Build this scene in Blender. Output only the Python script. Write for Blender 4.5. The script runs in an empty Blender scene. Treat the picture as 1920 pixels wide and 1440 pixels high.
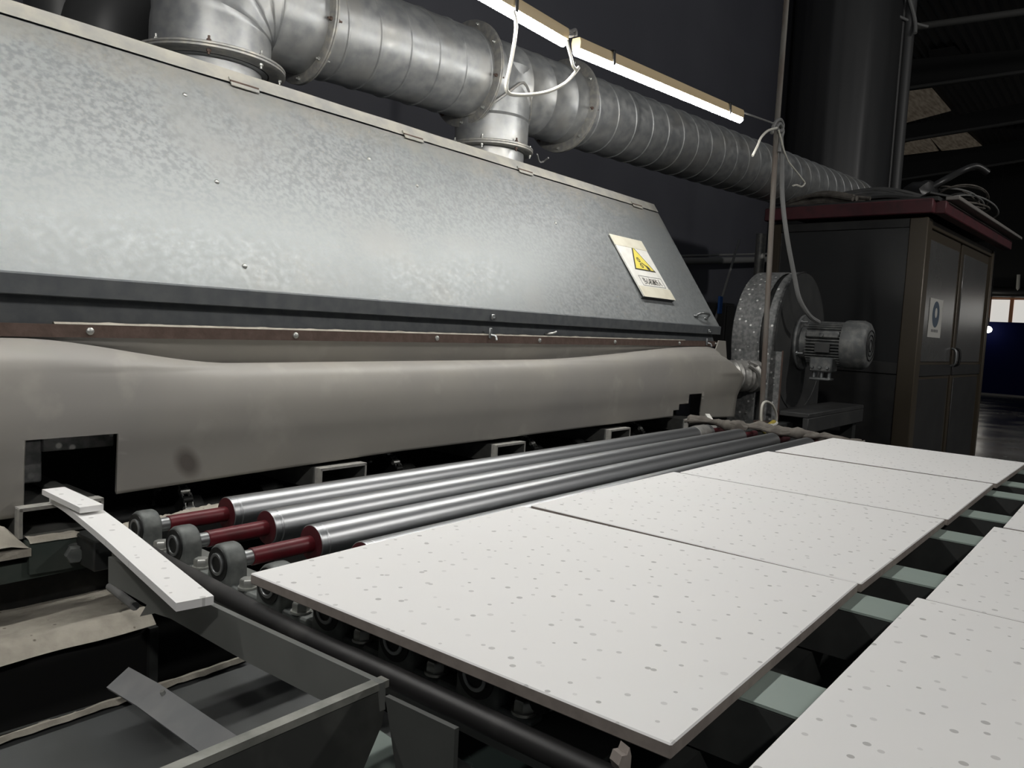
import bpy, bmesh, math, random
from mathutils import Vector, Matrix, noise
random.seed(7)
SC = bpy.context.scene
COL = SC.collection
PI = math.pi

# ------------------------------------------------------------------ camera
CAM_LOC = Vector((-0.57796, -0.88189, 1.29378))
YAW, PITCH, ROLL, FPX = 0.678428, -0.074108, 0.0523686, 1455.43
FWD = Vector((math.cos(YAW)*math.cos(PITCH), math.sin(YAW)*math.cos(PITCH), math.sin(PITCH)))
_r0 = Vector((math.sin(YAW), -math.cos(YAW), 0)); _u0 = _r0.cross(FWD)
RIGHT = math.cos(ROLL)*_r0 + math.sin(ROLL)*_u0
UP = -math.sin(ROLL)*_r0 + math.cos(ROLL)*_u0
cam_data = bpy.data.cameras.new('camera')
cam = bpy.data.objects.new('camera', cam_data); COL.objects.link(cam)
cam_data.sensor_width = 36; cam_data.lens = FPX/1920*36; cam_data.clip_start = .02; cam_data.clip_end = 200
M = Matrix((RIGHT, UP, -FWD)).transposed().to_4x4(); M.translation = CAM_LOC
cam.matrix_world = M
SC.camera = cam

# ------------------------------------------------------------------ world, exposure
W = bpy.data.worlds.new('hall_gloom'); SC.world = W; W.use_nodes = True
W.node_tree.nodes['Background'].inputs[0].default_value = (.9, .95, 1, 1)
W.node_tree.nodes['Background'].inputs[1].default_value = .05
SC.view_settings.view_transform = 'Standard'; SC.view_settings.look = 'None'
SC.view_settings.gamma = 1; SC.view_settings.use_curve_mapping = False
SC.view_settings.exposure = 0.70
TUBE_POWER = 47      # emission strength of the tube diffusers
HALL_FILL_POWER = 360  # emission strength of the added out-of-frame fill bulbs

# ------------------------------------------------------------------ measuring helpers: a sight line met with a real plane
def ray(x, y): return FWD + RIGHT*((x-960)/FPX) - UP*((y-720)/FPX)
def at(x, y, ax, v):
    d = ray(x, y); i = 'xyz'.index(ax); return CAM_LOC + d*((v-CAM_LOC[i])/d[i])
def at_d(x, y, d): return CAM_LOC + ray(x, y)*d

# ------------------------------------------------------------------ materials
def lin(c):
    return tuple((v/12.92 if v <= .04045 else ((v+.055)/1.055)**2.4) for v in c)
def mat(name, c, rough=.6, metal=0, c2=None, scale=20, detail=4, lo=.35, hi=.65, bump=0, bscale=None, emit=0, spots=None, dust=None, rvar=0, ani=None, spec=.5):
    m = bpy.data.materials.new(name); m.use_nodes = True
    nt = m.node_tree; b = nt.nodes['Principled BSDF']; L = nt.links.new
    b.inputs['Roughness'].default_value = rough; b.inputs['Metallic'].default_value = metal
    b.inputs['Specular IOR Level'].default_value = spec
    b.inputs['Base Color'].default_value = (*c, 1)
    tc = nt.nodes.new('ShaderNodeTexCoord'); co = tc.outputs['Object']
    if ani:
        mp = nt.nodes.new('ShaderNodeMapping'); mp.inputs['Scale'].default_value = ani; L(co, mp.inputs['Vector']); co = mp.outputs['Vector']
    def nz(s, d):
        n = nt.nodes.new('ShaderNodeTexNoise'); n.inputs['Scale'].default_value = s; n.inputs['Detail'].default_value = d; L(co, n.inputs['Vector']); return n
    def rng(src, a, bb, o0=0, o1=1):
        r = nt.nodes.new('ShaderNodeMapRange'); r.inputs[1].default_value = a; r.inputs[2].default_value = bb; r.inputs[3].default_value = o0; r.inputs[4].default_value = o1; L(src, r.inputs[0]); return r.outputs[0]
    def mix(f, a, bcol):
        x = nt.nodes.new('ShaderNodeMix'); x.data_type = 'RGBA'; L(f, x.inputs[0])
        if a is None: pass
        elif isinstance(a, tuple): x.inputs[6].default_value = (*a, 1)
        else: L(a, x.inputs[6])
        x.inputs[7].default_value = (*bcol, 1); return x.outputs[2]
    cur = c
    if c2:
        n = nz(scale, detail); cur = mix(rng(n.outputs[0], lo, hi), cur, c2)
        if rvar: L(rng(n.outputs[0], lo, hi, rough, rough+rvar), b.inputs['Roughness'])
    if dust:      # (colour, scale, lo, hi): loose powder lying in patches
        n = nz(dust[1], 6); f = rng(n.outputs[0], dust[2], dust[3]); cur = mix(f, cur, dust[0])
    if spots:     # (colour, scale, radius, share): specks
        v = nt.nodes.new('ShaderNodeTexVoronoi'); v.inputs['Scale'].default_value = spots[1]; L(co, v.inputs['Vector'])
        f = rng(v.outputs['Distance'], spots[2], spots[2]*.6)
        sp = nt.nodes.new('ShaderNodeSeparateColor'); L(v.outputs['Color'], sp.inputs[0])
        g = rng(sp.outputs[0], spots[3], spots[3]-.02)
        k = nt.nodes.new('ShaderNodeMath'); k.operation = 'MULTIPLY'; L(f, k.inputs[0]); L(g, k.inputs[1])
        cur = mix(k.outputs[0], cur, spots[0])
    if not isinstance(cur, tuple): L(cur, b.inputs['Base Color'])
    if bump:
        n = nz(bscale or scale, 5); bp = nt.nodes.new('ShaderNodeBump'); bp.inputs['Strength'].default_value = bump; bp.inputs['Distance'].default_value = .004
        L(n.outputs[0], bp.inputs['Height']); L(bp.outputs[0], b.inputs['Normal'])
    if emit:
        b.inputs['Emission Color'].default_value = (*c, 1)
        if not isinstance(cur, tuple): L(cur, b.inputs['Emission Color'])
        b.inputs['Emission Strength'].default_value = emit
    return m

DUST = (.42, .40, .35)
galv_hood = mat('dusty_galvanised_sheet', (.208, .221, .224), .40, .30, (.268, .283, .283), 74, 6, .40, .60, .06, 80, rvar=.18, dust=((.265, .268, .26), 3.2, .55, .80))
galv_edge = mat('dusty_sheet_edge', (.27, .27, .255), .75, .05, (.37, .355, .31), 14, 6, .3, .6, .15, 60)
galv_dark = mat('grey_folded_sheet', (.10, .108, .115), .55, .3, (.135, .142, .145), 30, 6, .35, .65)
rust_bar = mat('rusty_flat_bar', (.085, .055, .043), .7, .2, (.12, .08, .065), 40, 6, .4, .7, .2, 90)
galv_duct = mat('galvanised_duct', (.30, .31, .315), .36, .6, (.40, .405, .40), 26, 6, .35, .65, .06, 30, rvar=.15, dust=((.34, .335, .315), 5, .50, .70))
galv_flange = mat('duct_flange_steel', (.30, .30, .29), .5, .5, (.42, .40, .36), 40, 6, .4, .65, .2, 80)
galv_spot = mat('speckled_galvanised', (.15, .155, .155), .55, .3, (.26, .26, .255), 55, 6, .38, .62, .1, 60, spots=((.8, .8, .77), 38, .3, .4))
rubber = mat('rubber_skirt', (.325, .307, .272), .42, 0, (.275, .262, .243), 2.6, 6, .35, .65, .10, 9, rvar=.12, dust=((.37, .352, .315), 9, .58, .78))
tile_m = None
tile_edge = mat('tile_core', (.27, .235, .21), .9, 0, (.22, .19, .17), 60)
steel = mat('bright_roller_steel', (.44, .45, .46), .38, 1, (.46, .47, .48), 3, 3, .3, .7)
red_paint = mat('red_shaft_paint', (.13, .011, .017), .4, .1, (.085, .012, .015), 30, 6, .45, .7)
red_dark = mat('dark_red_paint', (.07, .009, .013), .5, .1)
cast = mat('bearing_cast_iron', (.115, .125, .12), .55, .3, (.19, .20, .19), 40, 6, .4, .7, .2, 90)
black_iron = mat('black_greasy_iron', (.016, .017, .017), .5, .4, (.035, .035, .033), 30, 6, .45, .75, .2, 60)
ring_steel = mat('bearing_ring_steel', (.30, .31, .31), .38, .8)
bolt_m = mat('zinc_bolt', (.52, .53, .50), .38, .8, (.40, .40, .38), 60)
frame_gray = mat('grey_green_frame_paint', (.155, .162, .152), .55, .1, (.185, .19, .178), 12, 5, .35, .7)
bracket_m = mat('grey_bracket_steel', (.25, .255, .26), .55, .2, (.30, .30, .30), 20, 5, .4, .7)
leg_paint = mat('dim_grey_leg_paint', (.075, .079, .074), .6, .1, (.09, .094, .088), 12, 5, .35, .7)
adj_green = mat('dark_green_block_paint', (.05, .066, .058), .55, .1, (.075, .085, .075), 14, 6, .4, .7)
frame_dark = mat('dark_frame_paint', (.03, .032, .031), .55, .1, (.045, .047, .045), 20, 5, .4, .7)
pipe_dark = mat('worn_black_pipe', (.028, .027, .027), .45, .3, (.075, .072, .07), 12, 6, .5, .75)
green_belt = mat('pale_green_belt', (.25, .305, .275), .5, 0, (.28, .335, .30), 10, 4, .4, .7)
tube_white = mat('dusty_tube_steel', (.11, .112, .105), .6, .2, (.15, .15, .14), 30, 6, .4, .7)
tube_lip = mat('pale_tube_end', (.34, .33, .30), .75, .0, (.24, .235, .22), 60, 6, .4, .7)
dusty = mat('powder_dust', (.42, .39, .33), .95, 0, (.31, .285, .24), 26, 8, .35, .65, .8, 55, spots=((.16, .14, .11), 45, .16, .3))
dark_rubber = mat('dark_conveyor_rubber', (.085, .09, .09), .5, 0, (.065, .068, .066), 8, 5, .4, .7)
worn_rim = mat('worn_green_steel', (.17, .175, .155), .6, .2, (.30, .30, .27), 26, 7, .4, .65, .2, 60)
trough_face = mat('stained_trough_plate', (.045, .047, .044), .6, .2, (.11, .112, .102), 9, 8, .45, .7)
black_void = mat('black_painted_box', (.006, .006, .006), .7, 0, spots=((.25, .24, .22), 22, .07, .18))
lamp_case = mat('cream_lamp_case', (.72, .56, .33), .5, 0)
lamp_clip = mat('black_lamp_clip', (.03, .03, .03), .6)
tube_glow = mat('lit_tube_diffuser', (1, .985, .95), .4, 0, emit=TUBE_POWER)
cord_white = mat('off_white_cord', (.74, .72, .64), .55)
cord_grey = mat('grey_cable', (.22, .22, .215), .6)
rust_pole = mat('rusty_pole', (.165, .135, .115), .7, .2, (.21, .20, .18), 16, 6, .4, .65, .15, 60, ani=(1, 1, .25))
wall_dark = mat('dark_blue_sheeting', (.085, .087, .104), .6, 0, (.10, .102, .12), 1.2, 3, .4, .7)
silo_m = mat('dark_tank_sheet', (.05, .051, .053), .45, .4, (.07, .07, .07), 3, 4, .4, .7, ani=(1, 1, .12))
silo_pipe = mat('tank_pipe', (.10, .10, .10), .5, .3)
booth_glass = mat('booth_dark_glass', (.042, .043, .044), .22, 0)
booth_panel = mat('booth_panel', (.026, .0255, .0255), .5, 0, (.036, .0355, .0345), 8, 6, .4, .7)
booth_door = mat('booth_door_laminate', (.115, .115, .113), .2, 0, (.135, .133, .13), 6, 5, .4, .7)
booth_frame = mat('booth_brown_frame', (.075, .060, .041), .4, .2)
red_trim = mat('dark_red_roof_trim', (.10, .026, .032), .55, 0, (.06, .022, .026), 12, 6, .45, .7)
sheet_edge = mat('roof_sheet_edge', (.30, .28, .26), .6, .2)
paper = mat('white_paper', (.62, .61, .57), .8)
blue_ink = mat('blue_sign_ink', (.10, .13, .17), .8)
grey_ink = mat('grey_print', (.20, .20, .20), .8)
board_white = mat('white_sign_board', (.78, .77, .72), .55, 0, (.70, .69, .64), 30, 4, .4, .7)
tape = mat('yellowed_tape', (.72, .69, .57), .45, 0, (.66, .62, .50), 22, 6, .4, .7)
yellow = mat('warning_yellow', (.80, .68, .13), .5)
ink = mat('black_ink', (.05, .048, .04), .6)
foil = mat('silver_duct_tape', (.42, .41, .39), .4, .5, (.28, .27, .25), 18, 7, .4, .65, .9, 26)
motor_m = mat('dusty_motor_grey', (.125, .13, .13), .55, .2, (.22, .22, .21), 26, 7, .45, .7)
fan_side = mat('dark_fan_plate', (.045, .046, .046), .6, .2, (.065, .065, .063), 9, 6, .4, .7)
straw = mat('dusty_bundle', (.17, .155, .135), .9, 0, (.09, .08, .07), 20, 6)
black_plastic = mat('black_hose_plastic', (.02, .02, .02), .4)
floor_m = mat('dark_green_floor_paint', (.014, .021, .019), .16, 0, (.022, .028, .026), 1.2, 5, .4, .7, rvar=.16, spec=.22)
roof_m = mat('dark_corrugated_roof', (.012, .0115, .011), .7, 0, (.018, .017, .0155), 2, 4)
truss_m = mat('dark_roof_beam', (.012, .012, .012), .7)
purlin_m = mat('grey_purlin', (.10, .10, .095), .7)
skylight_m = mat('dirty_skylight', (.20, .17, .13), .7, 0, (.09, .07, .05), 5, 8, .3, .7, emit=.12, ani=(.5, 3, 1))
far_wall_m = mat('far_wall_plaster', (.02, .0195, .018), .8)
glow_pane = mat('lit_window_pane', (.55, .54, .51), .6, emit=.62)
orange_beam = mat('orange_lintel', (.50, .22, .10), .6, emit=.0)
blue_sheet = mat('navy_partition_sheet', (.003, .006, .055), .7, spec=.1)
bulb = mat('fill_bulb_glow', (1, .97, .93), .4, emit=HALL_FILL_POWER)
far_bulb = mat('far_bulb_glow', (1, .95, .85), .4, emit=5)
pale_crate = mat('pale_crate', (.55, .53, .46), .8)
yellow_plug = mat('yellow_connector', (.42, .33, .06), .5)
blue_cloth = mat('blue_strap', (.02, .09, .32), .7)

def tile_material():
    m = bpy.data.materials.new('perforated_gypsum_tile'); m.use_nodes = True
    nt = m.node_tree; b = nt.nodes['Principled BSDF']; L = nt.links.new
    b.inputs['Roughness'].default_value = .55; b.inputs['Specular IOR Level'].default_value = .45
    tc = nt.nodes.new('ShaderNodeTexCoord')
    sep = nt.nodes.new('ShaderNodeSeparateXYZ'); L(tc.outputs['Object'], sep.inputs[0])
    cmb = nt.nodes.new('ShaderNodeCombineXYZ'); L(sep.outputs[0], cmb.inputs[0]); L(sep.outputs[1], cmb.inputs[1])
    oi = nt.nodes.new('ShaderNodeObjectInfo'); sc_ = nt.nodes.new('ShaderNodeMath'); sc_.operation = 'MULTIPLY'; sc_.inputs[1].default_value = 13; L(oi.outputs['Random'], sc_.inputs[0])
    ad = nt.nodes.new('ShaderNodeVectorMath'); ad.operation = 'ADD'; L(cmb.outputs[0], ad.inputs[0]); L(sc_.outputs[0], ad.inputs[1])
    def layer(scale, rnd, rad, off):
        mp = nt.nodes.new('ShaderNodeMapping'); mp.inputs['Location'].default_value = off; mp.inputs['Rotation'].default_value = (0, 0, .5); L(ad.outputs[0], mp.inputs['Vector'])
        v = nt.nodes.new('ShaderNodeTexVoronoi'); v.voronoi_dimensions = '2D'; v.inputs['Scale'].default_value = scale; v.inputs['Randomness'].default_value = rnd; L(mp.outputs[0], v.inputs['Vector'])
        sp = nt.nodes.new('ShaderNodeSeparateColor'); L(v.outputs['Color'], sp.inputs[0])
        rr = nt.nodes.new('ShaderNodeMapRange'); rr.inputs[3].default_value = rad*.55; rr.inputs[4].default_value = rad*1.15; L(sp.outputs[1], rr.inputs[0])
        s = nt.nodes.new('ShaderNodeMath'); s.operation = 'LESS_THAN'; L(v.outputs['Distance'], s.inputs[0]); L(rr.outputs[0], s.inputs[1])
        k = nt.nodes.new('ShaderNodeMapRange'); k.inputs[3].default_value = .12; k.inputs[4].default_value = .6; L(sp.outputs[0], k.inputs[0])
        q = nt.nodes.new('ShaderNodeMath'); q.operation = 'MULTIPLY'; L(s.outputs[0], q.inputs[0]); L(k.outputs[0], q.inputs[1]); return q.outputs[0]
    a = layer(23, .5, .082, (0, 0, 0)); c = layer(16, .8, .05, (.37, .11, 0))
    mx = nt.nodes.new('ShaderNodeMath'); mx.operation = 'MAXIMUM'; L(a, mx.inputs[0]); L(c, mx.inputs[1])
    n = nt.nodes.new('ShaderNodeTexNoise'); n.inputs['Scale'].default_value = 3; n.inputs['Detail'].default_value = 5; L(tc.outputs['Object'], n.inputs['Vector'])
    base = nt.nodes.new('ShaderNodeMix'); base.data_type = 'RGBA'; L(n.outputs[0], base.inputs[0]); base.inputs[6].default_value = (.835, .828, .815, 1); base.inputs[7].default_value = (.865, .857, .843, 1)
    mi = nt.nodes.new('ShaderNodeMix'); mi.data_type = 'RGBA'; L(mx.outputs[0], mi.inputs[0]); L(base.outputs[2], mi.inputs[6]); mi.inputs[7].default_value = (.22, .21, .20, 1)
    L(mi.outputs[2], b.inputs['Base Color'])
    return m
tile_m = tile_material()

# powder settled along the top of the hood panel, thinning out downwards in a ragged edge
def add_settled_dust(m, z0, z1, col):
    nt = m.node_tree; b = nt.nodes['Principled BSDF']; L = nt.links.new; src = b.inputs['Base Color'].links[0].from_socket
    tc = nt.nodes.new('ShaderNodeTexCoord'); sp_ = nt.nodes.new('ShaderNodeSeparateXYZ'); L(tc.outputs['Object'], sp_.inputs[0])
    n = nt.nodes.new('ShaderNodeTexNoise'); n.inputs['Scale'].default_value = 9; n.inputs['Detail'].default_value = 8; n.inputs['Roughness'].default_value = .7; L(tc.outputs['Object'], n.inputs['Vector'])
    a = nt.nodes.new('ShaderNodeMath'); a.operation = 'MULTIPLY_ADD'; L(n.outputs[0], a.inputs[0]); a.inputs[1].default_value = .30; L(sp_.outputs[2], a.inputs[2])
    f = nt.nodes.new('ShaderNodeMapRange'); f.inputs[1].default_value = z0+.15; f.inputs[2].default_value = z1+.15; f.inputs[4].default_value = .8; L(a.outputs[0], f.inputs[0])
    x = nt.nodes.new('ShaderNodeMix'); x.data_type = 'RGBA'; L(f.outputs[0], x.inputs[0]); L(src, x.inputs[6]); x.inputs[7].default_value = (*col, 1); L(x.outputs[2], b.inputs['Base Color'])
add_settled_dust(galv_hood, .955, 1.06, (.315, .303, .27))

# ------------------------------------------------------------------ mesh builder
class MB:
    def __init__(s): s.bm = bmesh.new()
    def _merge(s, b2):
        me = bpy.data.meshes.new('t'); b2.to_mesh(me); b2.free(); s.bm.from_mesh(me); bpy.data.meshes.remove(me)
    def box(s, lo, hi, bev=0, mtx=None, seg=1):
        b = bmesh.new(); bmesh.ops.create_cube(b, size=1)
        lo, hi = Vector(lo), Vector(hi); c = (lo+hi)/2; d = hi-lo
        for v in b.verts: v.co = Vector((v.co.x*d.x, v.co.y*d.y, v.co.z*d.z))
        if bev: bmesh.ops.bevel(b, geom=list(b.edges), offset=bev, segments=seg, affect='EDGES', profile=.5)
        for v in b.verts:
            v.co = v.co + c
            if mtx: v.co = mtx @ v.co
        s._merge(b); return s
    def lathe(s, prof, p0, axis, seg=32, closed=False):
        ax = Vector(axis).normalized(); t = Vector((0, 0, 1)) if abs(ax.z) < .9 else Vector((1, 0, 0))
        u = ax.cross(t).normalized(); w = ax.cross(u); p0 = Vector(p0); rings = []
        for (d, r) in prof:
            if r < 1e-6: rings.append([s.bm.verts.new(p0+ax*d)])
            else: rings.append([s.bm.verts.new(p0+ax*d+(u*math.cos(2*PI*i/seg)+w*math.sin(2*PI*i/seg))*r) for i in range(seg)])
        prs = list(zip(rings, rings[1:])) + ([(rings[-1], rings[0])] if closed else [])
        for a, b in prs:
            for i in range(seg):
                j = (i+1) % seg
                q = [a[i % len(a)], a[j % len(a)], b[j % len(b)], b[i % len(b)]]
                q = list(dict.fromkeys(q))
                if len(q) > 2:
                    try: s.bm.faces.new(q)
                    except ValueError: pass
        return s
    def cyl(s, p0, p1, r, seg=24, r2=None, bev=0):
        p0, p1 = Vector(p0), Vector(p1); L = (p1-p0).length; r2 = r if r2 is None else r2
        if bev: pr = [(0, 0), (0, r-bev), (bev, r), (L-bev, r2), (L, r2-bev), (L, 0)]
        else: pr = [(0, 0), (0, r), (L, r2), (L, 0)]
        return s.lathe(pr, p0, p1-p0, seg)
    def tube(s, pts, r, seg=10, smooth=True, caps=True):
        pts = [Vector(p) for p in pts]
        if smooth and len(pts) > 2: pts = spline(pts, 6)
        rs = r if callable(r) else (lambda t: r)
        n = len(pts); prev = None; rings = []
        for i, p in enumerate(pts):
            d = (pts[min(i+1, n-1)]-pts[max(i-1, 0)]).normalized()
            if prev is None:
                t = Vector((0, 0, 1)) if abs(d.z) < .9 else Vector((1, 0, 0)); u = d.cross(t).normalized()
            else: u = (prev - d*prev.dot(d)).normalized()
            prev = u; w = d.cross(u); rr = rs(i/(n-1))
            rings.append([s.bm.verts.new(p+(u*math.cos(2*PI*k/seg)+w*math.sin(2*PI*k/seg))*rr) for k in range(seg)])
        for a, b in zip(rings, rings[1:]):
            for k in range(seg): s.bm.faces.new((a[k], a[(k+1) % seg], b[(k+1) % seg], b[k]))
        if caps: s.bm.faces.new(rings[0][::-1]); s.bm.faces.new(rings[-1])
        return s
    def prism(s, poly, vec):
        vec = Vector(vec); a = [s.bm.verts.new(Vector(p)) for p in poly]; b = [s.bm.verts.new(Vector(p)+vec) for p in poly]; n = len(a)
        s.bm.faces.new(a[::-1]); s.bm.faces.new(b)
        for i in range(n): s.bm.faces.new((a[i], a[(i+1) % n], b[(i+1) % n], b[i]))
        return s
    def hexa(s, c, ax, r, h):
        return s.lathe([(0, 0), (0, r), (h*.82, r), (h, r*.86), (h, 0)], c, ax, 6)
    def ball(s, c, r, sc=(1, 1, 1), sub=3, nz=0, nf=3):
        b = bmesh.new(); bmesh.ops.create_icosphere(b, subdivisions=sub, radius=1)
        for v in b.verts:
            k = 1+nz*noise.noise(v.co*nf+Vector(c)*7)
            v.co = Vector((v.co.x*r*sc[0]*k+c[0], v.co.y*r*sc[1]*k+c[1], v.co.z*r*sc[2]*k+c[2]))
        s._merge(b); return s
    def grid(s, fn, us, vs, keep=None):
        V = [[s.bm.verts.new(fn(u, v)) for v in vs] for u in us]
        for i in range(len(us)-1):
            for j in range(len(vs)-1):
                if keep and not keep((us[i]+us[i+1])/2, (vs[j]+vs[j+1])/2): continue
                s.bm.faces.new((V[i][j], V[i+1][j], V[i+1][j+1], V[i][j+1]))
        lone = [v for v in s.bm.verts if not v.link_faces]
        for v in lone: s.bm.verts.remove(v)
        return s

def spline(P, k):
    out = []
    for i in range(len(P)-1):
        a, b, c, d = P[max(i-1, 0)], P[i], P[i+1], P[min(i+2, len(P)-1)]
        for j in range(k):
            t = j/k; out.append(.5*((2*b)+(c-a)*t+(2*a-5*b+4*c-d)*t*t+(3*b-a-3*c+d)*t**3))
    out.append(P[-1]); return out

def root_of(o):
    while o.parent: o = o.parent
    return o
def props(o, label=None, cat=None, group=None, kind=None):
    if label: o['label'] = label
    if cat: o['category'] = cat
    if group: o['group'] = group
    if kind: o['kind'] = kind
    return o
def obj(name, mb, m, parent=None, label=None, org=None, local=False, sharp=38, mods=None, cat=None, group=None, kind=None, recalc=True):
    bm = mb.bm
    if recalc: bmesh.ops.recalc_face_normals(bm, faces=list(bm.faces))
    if parent: off = Vector((0, 0, 0)) if local else root_of(parent).location.copy()
    elif org: off = Vector(org)
    else:
        xs = [v.co for v in bm.verts]
        off = Vector(((min(v.x for v in xs)+max(v.x for v in xs))/2, (min(v.y for v in xs)+max(v.y for v in xs))/2, min(v.z for v in xs)))
    for v in bm.verts: v.co -= off
    for f in bm.faces: f.smooth = True
    me = bpy.data.meshes.new(name); bm.to_mesh(me); bm.free()
    me.set_sharp_from_angle(angle=math.radians(sharp))
    for mm in (m if isinstance(m, (list, tuple)) else [m]): me.materials.append(mm)
    o = bpy.data.objects.new(name, me); COL.objects.link(o)
    if parent: o.parent = parent
    else: o.location = off
    return props(o, label, cat, group, kind)
def thing(name, loc, label, cat, group=None, rz=0):
    o = bpy.data.objects.new(name, None); COL.objects.link(o); o.location = loc; o.rotation_euler = (0, 0, rz); o.empty_display_size = .05
    return props(o, label, cat, group)
def dup(src, loc, label=None, group=None):
    r = src.copy(); COL.objects.link(r); r.location = loc
    if label: r['label'] = label
    if group: r['group'] = group
    def kids(a, b):
        for ch in [x for x in SRC_KIDS.get(a.name, [])]:
            c = ch.copy(); COL.objects.link(c); c.parent = b; kids(ch, c)
    SRC_KIDS = {}
    for x in bpy.data.objects:
        if x.parent: SRC_KIDS.setdefault(x.parent.name, []).append(x)
    kids(src, r); return r

# ================================================================== SETTING
def structure(name, mb, m, label=None): return obj(name, mb, m, kind='structure', label=label, cat=None)
structure('floor', MB().box((-6, -14, -.1), (29, 10, 0)), floor_m)
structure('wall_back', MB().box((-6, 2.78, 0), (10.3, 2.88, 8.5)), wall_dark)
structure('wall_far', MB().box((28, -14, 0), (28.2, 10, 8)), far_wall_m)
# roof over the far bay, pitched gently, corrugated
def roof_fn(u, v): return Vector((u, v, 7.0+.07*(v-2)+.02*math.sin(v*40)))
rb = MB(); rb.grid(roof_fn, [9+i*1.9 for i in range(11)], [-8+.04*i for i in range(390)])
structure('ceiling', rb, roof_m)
def roof_at(x, y):
    d = ray(x, y); n = Vector((0, -.07, 1)); p0 = Vector((0, 2, 6.93)); return CAM_LOC + d*((p0-CAM_LOC).dot(n)/d.dot(n))
k = 0
for quad in (((1705, 172), (1746, 165), (1783, 208), (1700, 230)), ((1693, 270), (1742, 258), (1760, 283), (1694, 291)), ((1742, 256), (1806, 243), (1842, 275), (1766, 283)), ((1740, 96), (1790, 88), (1810, 108), (1745, 118))):
    k += 1
    structure('window_%d' % k, MB().prism([roof_at(*q) for q in quad], (0, 0, .02)), skylight_m if k < 4 else roof_m)
k = 0
for (xt, yt0, yb0, yt1, yb1) in ((15.0, 112, 165, 92, 134), (19.0, 234, 262, 192, 226), (23.2, 294, 335, 262, 300)):     # roof beams crossing the hall
    k += 1
    lo0, hi0, lo1, hi1 = at(1700, yb0, 'x', xt), at(1700, yt0, 'x', xt), at(1920, yb1, 'x', xt), at(1920, yt1, 'x', xt)
    def ext(a, b, t): return a+(b-a)*t
    structure('trim_%d' % k, MB().prism([ext(lo0, lo1, -.8), ext(lo0, lo1, 4), ext(hi0, hi1, 4), ext(hi0, hi1, -.8)], (.2, 0, 0)), truss_m)
    structure('trim_%d' % (k+3), MB().cyl(ext(lo0, lo1, -.8), ext(lo0, lo1, 4), .03, 8), purlin_m)
a, b = at(1705, 52, 'x', 11), at(1920, 22, 'x', 11)
structure('trim_7', MB().cyl(a+(a-b)*.6, b+(b-a)*3, .045, 10), purlin_m)

# ================================================================== FAR END OF THE HALL
wb = thing('lit_window_band', (27.9, -2, 2.2), 'bright band of panes under an orange lintel at the far end of the hall', 'window')
wb['kind'] = 'structure'; wb.name = 'window_5'
obj('pane', MB().box((27.93, -9, 2.15), (27.98, 3.1, 2.92)), glow_pane, wb)
obj('lintel', MB().box((27.7, -9, 2.94), (27.98, 3.3, 3.08)), orange_beam, wb)
for yy in (2.98, 2.38, 1.5, .6, -.4, -1.4, -2.4): obj('mullion', MB().box((27.86, yy-.05, 2.15), (27.92, yy+.05, 2.94)), orange_beam, wb)
pt = thing('partition_screen', (26.2, 1, 0), 'tall navy blue partition standing at the far right of the hall', 'partition')
a = at(1853, 603, 'x', 26.2); 
obj('sheet', MB().box((26.2, a.y-3.5, .06), (26.24, a.y, a.z)), blue_sheet, pt)
obj('post', MB().cyl((26.22, a.y+.03, 0), (26.22, a.y+.03, a.z+.12), .035, 12), frame_dark, pt)
obj('bottom_rail', MB().box((26.18, a.y-3.5, 0), (26.26, a.y, .06)), sheet_edge, pt)
rk = thing('storage_rack', (26.9, 3, 0), 'narrow pale rack lit up beside the navy partition', 'rack')
a0 = at(1846, 735, 'x', 26.9); a1 = at(1856, 735, 'x', 26.9)
for i, (y0, y1) in enumerate(((626, 642), (645, 655), (658, 674), (678, 688), (692, 700))):
    zt, zb_ = at(1850, y0, 'x', 26.9).z, at(1850, y1, 'x', 26.9).z
    obj('stored_box', MB().box((26.9, a1.y+.02, zb_), (27.3, a0.y+.05, zt), .01), pale_crate, rk)
obj('upright', MB().box((26.95, a0.y+.06, 0), (27.0, a0.y+.12, 2.1)), frame_dark, rk)
obj('upright', MB().box((26.95, a1.y-.04, 0), (27.0, a1.y+.02, 2.1)), frame_dark, rk)
for i, (x, y, dd, r, lb) in enumerate(((1842, 577, 26.5, .11, 'bright bare lamp hanging by the far window at the booth edge'), (1853, 618, 25.8, .10, 'bright bare lamp hanging low beside the navy partition'))):
    c = at(x, y, 'x', dd)
    lm = thing('hanging_lamp', c, lb, 'lamp')
    obj('bulb', MB().ball(c, r, sub=2), far_bulb, lm)
    obj('cord', MB().cyl(c+Vector((0, 0, r)), (c.x, c.y, 7.05+.07*(c.y-2)), .012, 6), black_plastic, lm)
c = at(1905, 548, 'x', 27.6)
obj('pipe_bundle', MB().tube([c+Vector((0, 1.0, .02)), c+Vector((0, 0, 0)), c+Vector((0, -2, 0))], .16, 12), black_plastic, label='dark rolled hose lying on the orange lintel at far right', cat='hose')
obj('stick', MB().tube([at(1908, 548, 'x', 27.5), at(1910, 515, 'x', 27.5)], .05, 8), cord_white, label='pale upright stick above the orange lintel', cat='stick')

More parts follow.
